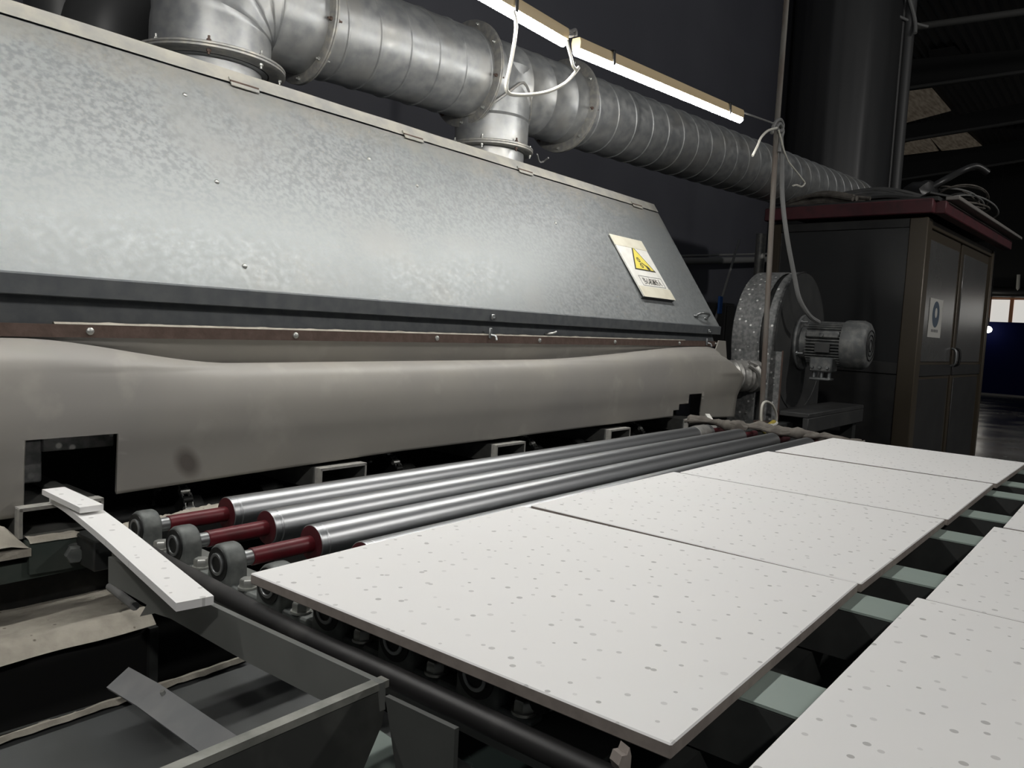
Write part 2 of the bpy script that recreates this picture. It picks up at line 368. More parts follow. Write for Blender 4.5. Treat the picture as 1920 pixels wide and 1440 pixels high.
# ================================================================== EXTRACTION HOOD
HB, HT = Vector((0, .80, 1.345)), Vector((0, 1.223, 1.98))
SL = (HT-HB).normalized(); HN = Vector((0, -SL.z, SL.y))
SLEN = (HT-HB).length
X0, X1 = -1.0, 3.16
def hp(x, s, out=0): return Vector((x, HB.y, HB.z)) + SL*s + HN*out
def hs(px, py):   # where a sight line meets the slanted panel -> x, distance up the slope
    d = ray(px, py); t = (Vector((0, HB.y, HB.z))-CAM_LOC).dot(HN)/d.dot(HN); P = CAM_LOC+d*t
    return P.x, (P-Vector((P.x, HB.y, HB.z))).dot(SL)
hood = thing('extraction_hood', (1.1, 1.3, .9), 'long grey galvanised hood with slanted dusty front panel', 'hood')
b = MB(); prof = [(.8, 1.345), (1.223, 1.98), (1.78, 1.98), (1.9, 1.9), (1.9, 1.25), (.83, 1.25), (.83, 1.345)]
b.prism([(X0, y, z) for y, z in prof[:]], (X1-X0-.004, 0, 0)); obj('body', b, galv_dark, hood, sharp=20)
# slanted front panel as a slightly wavy sheet
def panel_fn(u, v):
    w = .0009*noise.noise(Vector((u*2.2, v*3, 1)))+.0005*noise.noise(Vector((u*7, v*8, 4)))
    return hp(u, v, .004+w*(1 if 0.02 < v < SLEN-.04 else 0))
us = [X0+i*(X1-.03-X0)/120 for i in range(121)]; vs = [0]+[.02+i*(SLEN-.075)/22 for i in range(23)]
pb = MB(); pb.grid(panel_fn, us, vs)
# sloping right hand corner piece
pb.bm.faces.new([pb.bm.verts.new(hp(X1-.03, 0, .004)), pb.bm.verts.new(hp(X1, 0, .004)), pb.bm.verts.new(hp(X1, SLEN-.055, .004)), pb.bm.verts.new(hp(X1-.03, SLEN-.055, .004))])
obj('slanted_panel', pb, galv_hood, hood)
b = MB(); n = 60
top_us = [X0+i*(X1-X0)/n for i in range(n+1)]
b.grid(lambda u, v: hp(u, SLEN-.05+v*.052, .007+.0015*noise.noise(Vector((u*5, v, 2)))) if v <= 1 else Vector((u, HT.y+.03*(v-1), HT.z+.004)), top_us, [0, .25, .5, .75, 1, 2, 4])
obj('top_flap', b, galv_edge, hood, label='dust covered top edge strip')
b = MB(); b.prism([(X0, .796, 1.349), (X0, .790, 1.345), (X0, .792, 1.307), (X0, .806, 1.305), (X0, .806, 1.345)], (X1-X0+.005, 0, 0))
obj('lower_lip', b, galv_dark, hood, sharp=15)
def zb(x): return 1.2245+.0068*x
b = MB(); b.prism([(X0, .818, 1.306), (X0, .81, zb(X0)+.02), (X0, .83, zb(X0)+.02), (X0, .83, 1.306)], (0, 0, 0))
b = MB()
for f in (0,):
    v = []
    for x in (X0, X1-.02): v.append([b.bm.verts.new(q) for q in ((x, .826, 1.308), (x, .812, zb(x)+.022), (x, .84, zb(x)+.022), (x, .84, 1.308))])
    for i in range(4): b.bm.faces.new((v[0][i], v[0][(i+1) % 4], v[1][(i+1) % 4], v[1][i]))
    b.bm.faces.new(v[0][::-1]); b.bm.faces.new(v[1])
obj('fascia', b, galv_dark, hood, sharp=15)
def bar_fn(b, y0, y1, dz0, dz1, x0, x1):
    v = []
    for x in (x0, x1): v.append([b.bm.verts.new(q) for q in ((x, y0, zb(x)+dz0), (x, y0, zb(x)+dz1), (x, y1, zb(x)+dz1), (x, y1, zb(x)+dz0))])
    for i in range(4): b.bm.faces.new((v[0][i], v[0][(i+1) % 4], v[1][(i+1) % 4], v[1][i]))
    b.bm.faces.new(v[0][::-1]); b.bm.faces.new(v[1])
b = MB(); bar_fn(b, .798, .806, 0, .026, X0, X1-.005)
cb = obj('clamp_bar', b, rust_bar, hood, label='rusty brown flat bar along the hood bottom')
for x in (-.45, .117, .616, 1.128, 1.65, 2.163, 2.734, 3.13):
    obj('screw', MB().lathe([(0, .008), (.003, .0075), (.006, .004), (.0065, 0)], (x, .798, zb(x)+.013), (0, -1, 0), 12), bolt_m, cb)
# powder line lying on the clamp bar
b = MB(); b.grid(lambda u, v: Vector((u, .798+.012*v, zb(u)+.0265+(.004+.004*max(0, noise.noise(Vector((u*22, 0, 0)))+.3*noise.noise(Vector((u*70, 0, 3)))))*(1 if 0 < v < 1 else 0))), [0.05+i*.012 for i in range(230)], [0, .35, .7, 1])
obj('powder_ridge', b, dusty, hood, label='pale powder lying on the clamp bar')
for px, py in ((345, 180), (405, 343), (457, 501), (690, 300), (780, 350), (1040, 420)):
    x, s = hs(px, py); obj('screw', MB().lathe([(0, .007), (.003, .006), (.005, .003), (.005, 0)], hp(x, s, .004), HN, 10), bolt_m, hood)
for px, py in ((460, 178), (775, 268), (985, 330), (1190, 384)):
    x, s = hs(px, py); s = SLEN-.05
    b = MB()
    for o_ in (-.016, .001):
        b.prism([hp(x-.045, s+o_, .0095), hp(x+.045, s+o_, .0095), hp(x+.045, s+o_+.015, .0095), hp(x-.045, s+o_+.015, .0095)], HN*.0025)
    hg = obj('hinge', b, galv_edge, hood)
    obj('hinge_pin', MB().cyl(hp(x-.045, s, .012), hp(x+.045, s, .012), .003, 8), rust_bar, hg)
x, s = hs(1312, 596)
hd = obj('handle', MB().tube([hp(x-.055, s+.006, .005), hp(x-.042, s+.004, .034), hp(x, s, .042), hp(x+.042, s-.002, .034), hp(x+.05, s-.004, .005)], .007, 10), ring_steel, hood)
b = MB(); b.ball(hp(x-.055, s+.006, .006), .014, (1.3, 1, .6), 2); b.ball(hp(x+.05, s-.004, .006), .014, (1.3, 1, .6), 2); obj('handle_foot', b, ring_steel, hd)
for x in (1.374, 3.02):
    b = MB(); b.box((x-.008, .782, 1.312), (x+.008, .79, 1.330), .002); b.cyl((x, .786, 1.318), (x, .775, 1.316), .005, 8)
    lt = obj('latch', b, ring_steel, hood)
    b = MB(); b.box((x-.007, .79, 1.25), (x+.007, .798, 1.285), .003); b.tube([(x, .79, 1.262), (x+.006, .776, 1.258), (x+.004, .77, 1.245)], .004, 8); obj('catch', b, ring_steel, lt)
b = MB(); b.tube([(1.70, .812, 1.272), (1.712, .785, 1.277), (1.725, .78, 1.283)], .004, 8); obj('bent_pin', b, bolt_m, hood)

# ------------------------------------------------------------------ warning sign
SGX0, SGX1 = 2.466, 2.752
sA = (1.052-.8)/SL.y; sB = (.867-.8)/SL.y
sg = thing('warning_sign', hp(2.61, sB, .01), 'white warning sign with yellow triangle taped to the slanted hood panel', 'sign')
def sp(x, s, o): return hp(x, s, o+.006+.012*(1-(s-sB)/(sA-sB)))
def plate(b, x0, x1, s0, s1, o, th): b.prism([sp(x0, s0, o), sp(x1, s0, o), sp(x1, s1, o), sp(x0, s1, o)], HN*th)
b = MB(); plate(b, SGX0, SGX1, sB, sA, 0, .006); obj('board', b, board_white, sg)
b = MB(); plate(b, SGX0-.008, SGX1+.002, sA-.052, sA+.008, .0062, .001); obj('tape_strip', b, tape, sg)
b = MB(); plate(b, SGX0-.002, SGX1+.006, sB-.004, sB+.056, .0062, .001); obj('tape_strip', b, tape, sg)
b = MB(); plate(b, SGX0, SGX1, sB-.004, sB, -.018, .024); obj('underside', b, black_iron, sg)
def sq(px, py, o):
    x, s = hs(px, py); return x, s
tri = [(2.617, (1.032-.8)/SL.y), (2.522, (.9505-.8)/SL.y), (2.716, (.9505-.8)/SL.y)]
def poly(b, pts, o, th=.0006): b.prism([sp(x, s, o) for x, s in pts], HN*th)
cx, cs = sum(t[0] for t in tri)/3, sum(t[1] for t in tri)/3
b = MB(); poly(b, tri, .0064); ti = obj('triangle', b, ink, sg)
b = MB(); poly(b, [(cx+(x-cx)*.86, cs+(s-cs)*.86) for x, s in tri], .0072); obj('yellow_field', b, yellow, ti)
b = MB()
def gear(b, gx, gs, r0, n, o=.008):
    ring = []
    for i in range(n*4):
        rr = r0*(1.22 if i % 4 in (0, 1) else 1.0); a_ = 2*PI*i/(n*4); ring.append((gx+rr*math.cos(a_), gs+rr*math.sin(a_)))
    inner = [(gx+r0*.6*math.cos(2*PI*i/(n*4)), gs+r0*.6*math.sin(2*PI*i/(n*4))) for i in range(n*4)]
    A = [b.bm.verts.new(sp(x, s, o)) for x, s in ring]; B = [b.bm.verts.new(sp(x, s, o)) for x, s in inner]
    for i in range(len(A)): j = (i+1) % len(A); b.bm.faces.new((A[i], A[j], B[j], B[i]))
    poly(b, [(gx+r0*.25*math.cos(2*PI*i/10), gs+r0*.25*math.sin(2*PI*i/10)) for i in range(10)], o)
gear(b, cx-.014, cs+.012, .013, 8); gear(b, cx-.013, cs-.021, .012, 8)
obj('gear_mark', b, ink, ti)
b = MB(); hx, hs_ = cx+.006, cs-.004
poly(b, [(hx-.006, hs_+.004), (hx+.02, hs_-.012), (hx+.034, hs_-.016), (hx+.044, hs_-.024), (hx+.046, hs_-.036), (hx+.034, hs_-.04), (hx+.022, hs_-.034), (hx+.018, hs_-.02), (hx-.008, hs_-.001)], .008)
obj('hand_mark', b, ink, ti)
b = MB(); tb0, tb1 = (.901-.8)/SL.y, (.9315-.8)/SL.y; t = .0022
for (x0, x1, s0, s1) in ((2.517, 2.727, tb0, tb0+t), (2.517, 2.727, tb1-t, tb1), (2.517, 2.517+t, tb0, tb1), (2.727-t, 2.727, tb0, tb1)): plate(b, x0, x1, s0, s1, .0066, .0006)
obj('text_frame', b, grey_ink, sg)
tcu = bpy.data.curves.new('wording', 'FONT'); tcu.body = '\u5f53\u5fc3\u673a\u68b0\u4f24\u4eba'; tcu.size = 1; tcu.align_x = 'CENTER'; tcu.align_y = 'CENTER'; tcu.extrude = .002
to = bpy.data.objects.new('wording_curve', tcu); COL.objects.link(to)
bpy.context.view_layer.update()
dg = bpy.context.evaluated_depsgraph_get(); tm = bpy.data.meshes.new_from_object(to.evaluated_get(dg)); bpy.data.objects.remove(to)
tw = max(v.co.x for v in tm.vertices)-min(v.co.x for v in tm.vertices); th_ = max(v.co.y for v in tm.vertices)-min(v.co.y for v in tm.vertices)
tcx = (max(v.co.x for v in tm.vertices)+min(v.co.x for v in tm.vertices))/2; tcy = (max(v.co.y for v in tm.vertices)+min(v.co.y for v in tm.vertices))/2
base = sg.location
for v in tm.vertices:
    v.co = sp(2.622+(v.co.x-tcx)/tw*.165, (tb0+tb1)/2+(v.co.y-tcy)/th_*.036, .0068+v.co.z*.2)-base
tm.materials.append(ink); tob = bpy.data.objects.new('wording', tm); COL.objects.link(tob); tob.parent = sg

# ================================================================== RUBBER SKIRT below the hood
def sagw(x):
    a_ = min(1, max(0, (x+.02)/.45)); a_ = a_*a_*(3-2*a_)
    c_ = min(1, max(0, (2.95-x)/1.4)); c_ = c_*c_*(3-2*c_)
    return a_*c_
def skirt_prof(x):
    w = sagw(x); zt = zb(x)+.006; zc = zb(x)-.004-.052*w
    y0 = .808
    P = [Vector((0, y0, zt)), Vector((0, y0+.012*w, zt-.022)), Vector((0, .812+.022*w, zc-.012*w+.0)), Vector((0, .79, zc+.000)),
         Vector((0, .755, zc-.012+.012*w)), Vector((0, .722, zc-.045+.02*w)), Vector((0, .706, 1.10)), Vector((0, .702, 1.04)), Vector((0, .705, .98)), Vector((0, .708, .88))]
    return spline(P, 6)
ROW_Z = None
cuts = [(-.035, .135, 0, 1.037), (2.535, 2.585, 0, .96), (2.585, 2.675, 0, .985), (2.675, 2.808, 0, 1.027)]
def zbot(x):
    if x < -.035: return .893
    if x < .9: return .912+(x-.135)*.022
    if x < 2.6: return .929+.004*(x-.9)/1.6
    return .912-(x-2.8)*.05
def zcut(x):
    for c in cuts:
        if c[0] <= x <= c[1]: return c[3]
    return zbot(x)
xs_ = [X0+i*.04 for i in range(int((3.24-X0)/.04)+1)]
for c in cuts: xs_ += [c[0]-1e-4, c[0]+1e-4, c[1]-1e-4, c[1]+1e-4]
xs_ += [3.24]; xs_ = sorted(set(round(v, 5) for v in xs_))
NR = 60
def skirt_fn(u, v):
    xm = min(u, 3.24); p_ = skirt_prof(xm)
    zc = zcut(xm)
    def cutlist(z):
        q = []
        for a_, b_ in zip(p_, p_[1:]):
            if a_.z >= z: q.append(a_)
            if a_.z >= z > b_.z: q.append(a_+(b_-a_)*((a_.z-z)/(a_.z-b_.z))); break
        return q
    q = cutlist(1.04)
    if v > .7:
        z = 1.04+(zc-1.04)*(v-.7)/.3; r = cutlist(z)[-1]
    else:
        L = [0]
        for a_, b_ in zip(q, q[1:]): L.append(L[-1]+(b_-a_).length)
        t_ = v/.7*L[-1]; i = 0
        while i < len(L)-2 and L[i+1] < t_: i += 1
        f = (t_-L[i])/max(1e-9, L[i+1]-L[i]); r = q[i]+(q[i+1]-q[i])*f
    r = Vector((u, r.y, r.z))
    if u > 2.9:       # free right end: narrow where it is clamped, flaring out below
        k = (u-2.9)/.34; lim = 3.05 if r.z > 1.2 else (3.05+(1.2-r.z)/.1*.19 if r.z > 1.1 else 3.24-(1.1-r.z)*.10)
        r.x = 2.9+k*(lim-2.9)
        if r.z < 1.2: r.y -= .03*k*max(0, 1-abs(r.z-1.12)/.12)
    r.y += .006*noise.noise(Vector((u*1.3, r.z*3, 5)))*(1 if r.z < zb(u)-.06 else 0) + .0015*noise.noise(Vector((u*6, r.z*6, 9)))*(1 if r.z < zb(u)-.02 else 0)
    return r
b = MB(); b.grid(skirt_fn, xs_, [i/NR for i in range(NR+1)], keep=lambda u, v: True)
q = [at(x, y, 'y', .785) for x, y in ((1338, 668), (1362, 672), (1360, 640), (1348, 639))]; b.prism(q, (0, .003, 0))
sk = obj('rubber_skirt', b, rubber, label='beige rubber skirt bulging out below the rusty bar of the hood', cat='skirt', sharp=60)
so = sk.modifiers.new('thickness', 'SOLIDIFY'); so.thickness = .003; so.offset = 1
# brown scorch stain: soft edged patch of its own on the sheet
nt = rubber.node_tree; bs = nt.nodes['Principled BSDF']; src = bs.inputs['Base Color'].links[0].from_socket
geo = nt.nodes.new('ShaderNodeNewGeometry'); mp = nt.nodes.new('ShaderNodeMapping'); mp.vector_type = 'POINT'
stc = at(353, 868, 'y', .706)
mp.inputs['Location'].default_value = (0, 0, 0)
sub = nt.nodes.new('ShaderNodeVectorMath'); sub.operation = 'SUBTRACT'; sub.inputs[1].default_value = stc; nt.links.new(geo.outputs['Position'], sub.inputs[0])
rt = nt.nodes.new('ShaderNodeVectorRotate'); rt.rotation_type = 'Y_AXIS'; rt.inputs['Angle'].default_value = .62; nt.links.new(sub.outputs[0], rt.inputs['Vector'])
ml = nt.nodes.new('ShaderNodeVectorMath'); ml.operation = 'MULTIPLY'; ml.inputs[1].default_value = (1/.028, 0, 1/.042); nt.links.new(rt.outputs[0], ml.inputs[0])
ln = nt.nodes.new('ShaderNodeVectorMath'); ln.operation = 'LENGTH'; nt.links.new(ml.outputs[0], ln.inputs[0])
mr = nt.nodes.new('ShaderNodeMapRange'); mr.inputs[1].default_value = 1.1; mr.inputs[2].default_value = .45; mr.inputs[4].default_value = .85; nt.links.new(ln.outputs['Value'], mr.inputs[0])
mx = nt.nodes.new('ShaderNodeMix'); mx.data_type = 'RGBA'; nt.links.new(mr.outputs[0], mx.inputs[0]); nt.links.new(src, mx.inputs[6]); mx.inputs[7].default_value = (.10, .085, .075, 1); nt.links.new(mx.outputs[2], bs.inputs['Base Color'])

# ================================================================== VENTILATION DUCT
DA, DD = Vector((1.636, 1.615, 2.40)), Vector((.99547, -.09228, .02275)).normalized()
DR = .19
def dp(t): return DA+DD*t
duct = thing('ventilation_duct', (1.6, 1.6, 2.0), 'large galvanised spiral ventilation duct running above the hood', 'duct')
def spiral(b, t0, t1, r, pitch, rid=.005):
    prof = [(0, r)]; t = pitch*.5
    while t < t1-t0-.02:
        prof += [(t-.006, r), (t-.0025, r+rid*.8), (t+.0025, r+rid*.8), (t+.006, r)]; t += pitch
    prof.append((t1-t0, r))
    ax = DD; seg = 56; u = ax.cross(Vector((0, 0, 1))).normalized(); w = ax.cross(u); rings = []
    for (d, rr) in prof:
        rings.append([b.bm.verts.new(dp(t0+d)+(u*math.cos(2*PI*i/seg)+w*math.sin(2*PI*i/seg))*rr+ax*(pitch*.5*math.sin(2*PI*i/seg)*(0 if d in (0, t1-t0) else .35))) for i in range(seg)])
    for a_, c_ in zip(rings, rings[1:]):
        for i in range(seg): b.bm.faces.new((a_[i], a_[(i+1) % seg], c_[(i+1) % seg], c_[i]))
T_EL, T_F2, T_F3, T_END = -.42, .40, 1.06, 4.9
for (t0, t1, pit) in ((T_EL, T_F2, .145), (T_F3, T_END, .155)):
    b = MB(); spiral(b, t0, t1, DR if t0 < 0 else DR*.97, pit); obj('spiral_section', b, galv_duct, duct)
tee = MB(); spiral(tee, T_F2, T_F3, DR*.985, .16, .003); tee = obj('tee_section', tee, galv_duct, duct)
TC = dp(.57)
b = MB(); b.lathe([(0, .168), (.02, .17), (.13, .17), (.137, .176), (.143, .17), (.26, .17), (.36, .18)], (TC.x-.01, TC.y-.01, 2.10), (0, 0, 1), 48); obj('branch', b, galv_duct, tee)
# saddle weld bead where branch meets the main run
b = MB()
pts = []
for i in range(49):
    a_ = 2*PI*i/48; rr = .178; x_, y_ = TC.x-.01+rr*math.cos(a_), TC.y-.01+rr*math.sin(a_); dy = y_-TC.y
    pts.append((x_, y_, TC.z-math.sqrt(max(0, (DR)**2-dy*dy))))
b.tube(pts, .006, 6, smooth=False, caps=False); obj('weld_seam', b, galv_flange, tee)
b = MB(); b.lathe([(0, .155), (.12, .155), (.17, .155)], (TC.x-.01, TC.y-.01, 1.95), (0, 0, 1), 48); obj('branch_collar', b, galv_duct, tee)
def flange(pos, ax, r, name='flange', parent=duct, wide=.04, bolts=10):
    f = obj(name, MB().lathe([(-.012, r-.01), (-.012, r+wide*.8), (-.008, r+wide), (-.002, r+wide), (0, r+wide*.9), (.002, r+wide), (.008, r+wide), (.012, r+wide*.8), (.012, r-.01)], pos, ax, 56, closed=True), galv_flange, parent)
    ax = Vector(ax).normalized(); t_ = Vector((0, 0, 1)) if abs(ax.z) < .9 else Vector((1, 0, 0)); u = ax.cross(t_).normalized(); w = ax.cross(u)
    for i in range(bolts):
        a_ = 2*PI*(i+.3)/bolts; c_ = Vector(pos)+(u*math.cos(a_)+w*math.sin(a_))*(r+wide*.55)
        bb = MB(); bb.hexa(c_-ax*.012, -ax, .0075, .008); bb.hexa(c_+ax*.012, ax, .0075, .008); bb.cyl(c_-ax*.028, c_+ax*.03, .004, 8); obj('bolt', bb, rust_bar if i % 3 == 0 else bolt_m, f)
flange(dp(T_EL), DD, DR, bolts=9); flange(dp(T_F2), DD, DR, bolts=9); flange(dp(T_F3), DD, DR, bolts=9)
flange((TC.x-.01, TC.y-.01, 2.105), (0, 0, 1), .165, wide=.032, bolts=7)
# elbow down onto the hood
E0 = Vector((.862, 1.672, 2.15))
b = MB(); seg = 56; rings = []; N = 26
EV = dp(T_EL)
R_ = EV.z-2.215; cen = Vector((E0.x, E0.y, 2.215)) + DD.cross(Vector((0, 0, 1))).cross(Vector((0, 0, 1)))*-R_
hd_ = Vector((DD.x, DD.y, 0)).normalized(); cen = Vector((E0.x, E0.y, 2.215))+hd_*R_
path = [(Vector((E0.x, E0.y, 2.13)), Vector((0, 0, 1)))]
for i in range(N+1):
    a_ = PI/2*i/N; path.append((cen-hd_*R_*math.cos(a_)+Vector((0, 0, R_*math.sin(a_))), (Vector((0, 0, 1))*math.cos(a_)+hd_*math.sin(a_))))
path.append((EV, DD))
side = hd_.cross(Vector((0, 0, 1)))
for i, (c_, d_) in enumerate(path):
    n_ = side.cross(d_); rr = .195 + (.005 if i in (5, 12, 19, 25) else 0)
    rings.append([b.bm.verts.new(c_+(side*math.cos(2*PI*k_/seg)+n_*math.sin(2*PI*k_/seg))*rr) for k_ in range(seg)])
for a_, c_ in zip(rings, rings[1:]):
    for i in range(seg): b.bm.faces.new((a_[i], a_[(i+1) % seg], c_[(i+1) % seg], c_[i]))
elb = obj('elbow', b, galv_duct, duct)
flange((E0.x, E0.y, 2.125), (0, 0, 1), .20, wide=.045, bolts=8)
b = MB(); b.lathe([(0, .165), (.16, .165), (.162, .185), (.172, .185)], (E0.x, E0.y, 1.95), (0, 0, 1), 48); obj('hood_collar', b, galv_duct, duct)
b = MB()
for i in range(7):
    a_ = -PI/2+(-3+i)*.36+.5; q = Vector((E0.x+.17*math.cos(a_), E0.y+.17*math.sin(a_), 2.04)); b.box((q.x-.012, q.y-.004, 2.0), (q.x+.012, q.y+.004, 2.05))
obj('collar_tab', b, galv_flange, duct)
obj('wire_tie', MB().tube([(TC.x+.10, TC.y-.2, 2.09), (TC.x+.17, TC.y-.16, 2.075), (TC.x+.215, TC.y-.15, 2.085), (TC.x+.20, TC.y-.19, 2.095)], .004, 6), cord_grey, duct)
# dark pipes in the gloom behind
dd_ = thing('background_duct', (.2, 2.4, 2.2), 'dark elbowed duct in the gloom behind the hood, top left', 'duct')
b = MB(); p0_ = at(118, 60, 'y', 2.42); b.cyl((p0_.x, 2.42, 1.5), (p0_.x, 2.42, 4), .13, 32); obj('riser', b, silo_m, dd_)
b = MB(); b.tube([at(200, 130, 'y', 2.3), at(205, 60, 'y', 2.3), at(240, 15, 'y', 2.3), at(300, -10, 'y', 2.3)], .17, 32); obj('elbow', b, silo_m, dd_)
b = MB(); b.tube([at(160, 60, 'y', 2.28), at(215, 35, 'y', 2.28), at(255, 62, 'y', 2.28)], .015, 8); obj('seam_ring', b, silo_m, dd_)

# ================================================================== TUBE LIGHTS, cords and pole
LY = .60
def lp(px, py): return at(px, py, 'y', LY)
T2A, T2B = lp(1080, 92), lp(1388, 222)
T1B = lp(1058, 76); LD = (lp(1058, 76)-lp(930, 2)).normalized()
def tube_light(A, B, label, clips):
    t = thing('tube_light', (A+B)/2, label, 'light', 'cream backed tube lights hung in a line')
    ax = (B-A).normalized(); sd = Vector((0, 1, 0)); up = sd.cross(ax).normalized() if sd.cross(ax).z > 0 else -sd.cross(ax).normalized()
    Lh = (B-A).length
    def P(d, y, z): return A+ax*d+sd*y+up*z
    sec = [(-.016, .0), (-.018, .02), (-.014, .034), (.014, .034), (.018, .02), (.016, 0)]
    b = MB(); b.prism([P(0, y, z) for y, z in sec], ax*Lh); obj('housing', b, lamp_case, t)
    sec = [(.0155, 0), (.0155, -.008), (.010, -.017), (0, -.021), (-.010, -.017), (-.0155, -.008), (-.0155, 0)]
    b = MB(); b.prism([P(.004, y, z-.0005) for y, z in sec], ax*(Lh-.008)); obj('diffuser', b, tube_glow, t)
    for c in clips:
        b = MB(); o_ = [(.021, -.022), (.021, .037), (-.021, .037), (-.021, -.022)]
        b.prism([P(c, .0195, -.01), P(c, .0195, .037), P(c, .023, .037), P(c, .023, -.01)], ax*.012)
        b.prism([P(c, -.0195, -.01), P(c, -.0195, .037), P(c, -.023, .037), P(c, -.023, -.01)], ax*.012)
        b.prism([P(c, -.023, .0345), P(c, .023, .0345), P(c, .023, .039), P(c, -.023, .039)], ax*.012)
        obj('clip', b, lamp_clip, t)
    return t
L2 = (T2B-T2A).length
tube_light(T2A, T2B, 'lit cream backed tube light, the long right one ending near the pole', (.19, L2-.16))
T1A = T1B-LD*1.22
tube_light(T1A, T1B, 'lit cream backed tube light cut by the top edge of the picture', (1.22-.27, .2))
T0B = T1A-LD*.06; T0A = T0B-LD*1.22
tube_light(T0A, T0B, 'lit tube light further left in the line, beyond the picture edge', (.2, 1.0))
pl = thing('support_pole', (3.33, .64, .868), 'thin rusty pole standing behind the roller ends in front of the blower', 'pole')
PB, PT = at(1427, 792, 'y', .62), at(1478, 0, 'y', .62)
PB = Vector((PB.x, .62, .868)); PT = PT+(PT-PB)*.35
mid = at(1456, 245, 'y', .62)
b = MB(); b.tube([PB, mid, PT], .0135, 12, smooth=False); obj('pipe', b, rust_pole, pl)
b = MB(); b.box((PB.x-.03, .59, .866), (PB.x+.03, .65, .872)); obj('foot_plate', b, rust_bar, pl)
kn = at(1460, 235, 'y', .60)
def along(pts, v=.6): return [at(x, y, 'y', v) for x, y in pts]
obj('hanging_string', MB().tube([T2B+Vector((0, 0, .03)), kn], .004, 6), cord_grey, label='thin string tying the right tube light to the pole', cat='string')
obj('knotted_cord', MB().tube(along([(1447, 250), (1452, 232), (1462, 224), (1468, 234), (1464, 246), (1456, 240), (1462, 232), (1468, 245), (1464, 262), (1461, 285)]), .009, 8), cord_grey, label='grey cord knotted around the pole at light height', cat='cord')
obj('dangling_wire', MB().tube(along([(1460, 244), (1465, 262), (1471, 285), (1480, 305), (1492, 320), (1502, 333), (1509, 343), (1503, 350), (1494, 347), (1487, 348)], .585), .0045, 6), cord_white, label='thin white wire dangling crooked beside the pole knot', cat='wire')
obj('cord_end', MB().tube(along([(1456, 240), (1440, 245), (1427, 258), (1420, 274), (1411, 292)], .59), .006, 6), cord_white, label='short pale cord end curving down left of the pole knot', cat='cord')
obj('grey_cable', MB().tube([at(1464, 250, 'y', .60), at(1466, 300, 'y', .60), at(1467, 370, 'y', .59), at(1475, 440, 'y', .57), at(1489, 515, 'y', .55), at(1499, 560, 'y', .53), at(1518, 592, 'y', .50), at(1535, 604, 'y', .48)], .012, 8), cord_grey, label='thick grey cable running from the pole knot down to the motor', cat='cable')
obj('lamp_cord', MB().tube(along([(962, 20), (967, 38), (967, 60), (961, 100), (954, 135), (949, 160), (953, 174), (968, 178), (1000, 177), (1030, 171), (1058, 157), (1075, 140), (1085, 127)], .585), .0055, 8), cord_white, label='off white cord looping down from the left tube light', cat='cord')
obj('joined_wire', MB().tube(along([(1062, 74), (1066, 90), (1070, 105), (1074, 122), (1080, 130), (1085, 126)], .58), .005, 8), cord_white, label='short pale wire hanging at the gap between the tube lights', cat='wire')
obj('suspension_wire', MB().tube(along([(1050, 60), (1066, 58), (1074, 66), (1064, 66), (1078, 56), (1080, 68)], .60), .006, 6), cord_grey, label='grey wire twist on top of the gap between the tube lights', cat='wire')

# ================================================================== TANK, BOOTH
sc_ = at_d(1568, 340, 9.2)
tank = thing('storage_tank', (sc_.x, sc_.y, 0), 'tall dark sheet metal tank behind the booth', 'tank')
b = MB(); seg = 90
us_ = [2*PI*i/seg for i in range(seg+1)]
b.grid(lambda u, v: Vector((sc_.x+(.61+.012*noise.noise(Vector((math.cos(u)*4, math.sin(u)*4, v*.5)))+(.012 if int(u/(2*PI)*10) != int((u-.08)/(2*PI)*10) else 0))*math.cos(u), sc_.y+(.61+.012*noise.noise(Vector((math.cos(u)*4, math.sin(u)*4, v*.5))))*math.sin(u), v)), us_, [i*.33 for i in range(21)])
obj('shell', b, silo_m, tank)
b = MB(); q = at_d(1672, 200, 8.8); b.cyl((q.x, q.y, 0), (q.x, q.y, 6.6), .105, 20); obj('riser_pipe', b, silo_pipe, tank)
b = MB(); q = at_d(1692, 200, 8.7); b.cyl((q.x, q.y, 0), (q.x, q.y, 6.6), .058, 16); obj('riser_pipe', b, silo_pipe, tank)
b = MB(); a_ = at_d(1715, 35, 8.55); b.tube([at_d(1640, -5, 8.6), at_d(1670, 22, 8.6), at_d(1712, 42, 8.6), at_d(1740, 50, 8.6)], .015, 8); b.tube([at_d(1700, -20, 8.5), a_, at_d(1716, 62, 8.5)], .02, 8); obj('tied_strap', b, cord_grey, tank)

BC = Vector((5.0, .30, 0)); BR = math.radians(-3)
booth = thing('control_booth', BC, 'dark glazed control booth with red roof trim behind the blower', 'booth', rz=BR)
BW, BL, BH = .97, 2.05, 2.13          # along +Y (side facing us), along +X (doors), height
def bpart(name, b, m, par=booth, label=None): return obj(name, b, m, par, label, local=True)
bpart('corner_post', MB().box((-.02, -.05, 0), (.09, .06, BH), .006), booth_frame)
bpart('corner_post', MB().box((-.02, BW-.05, 0), (.06, BW+.02, BH), .006), booth_frame)
bpart('corner_post', MB().box((BL-.06, -.045, 0), (BL, .05, BH), .006), booth_frame)
bpart('shell', MB().box((.03, .02, .02), (BL-.02, BW-.02, BH-.02)), black_iron)
bpart('side_window', MB().box((.0, .06, 1.19), (.028, BW-.05, BH-.06)), booth_glass)
bpart('waist_rail', MB().box((-.012, .06, 1.11), (.03, BW-.05, 1.19), .004), booth_panel)
bpart('lower_panel', MB().box((.005, .06, .05), (.028, BW-.05, 1.11)), booth_panel)
bpart('head_rail', MB().box((-.012, .06, BH-.06), (.03, BW-.05, BH), .004), booth_panel)
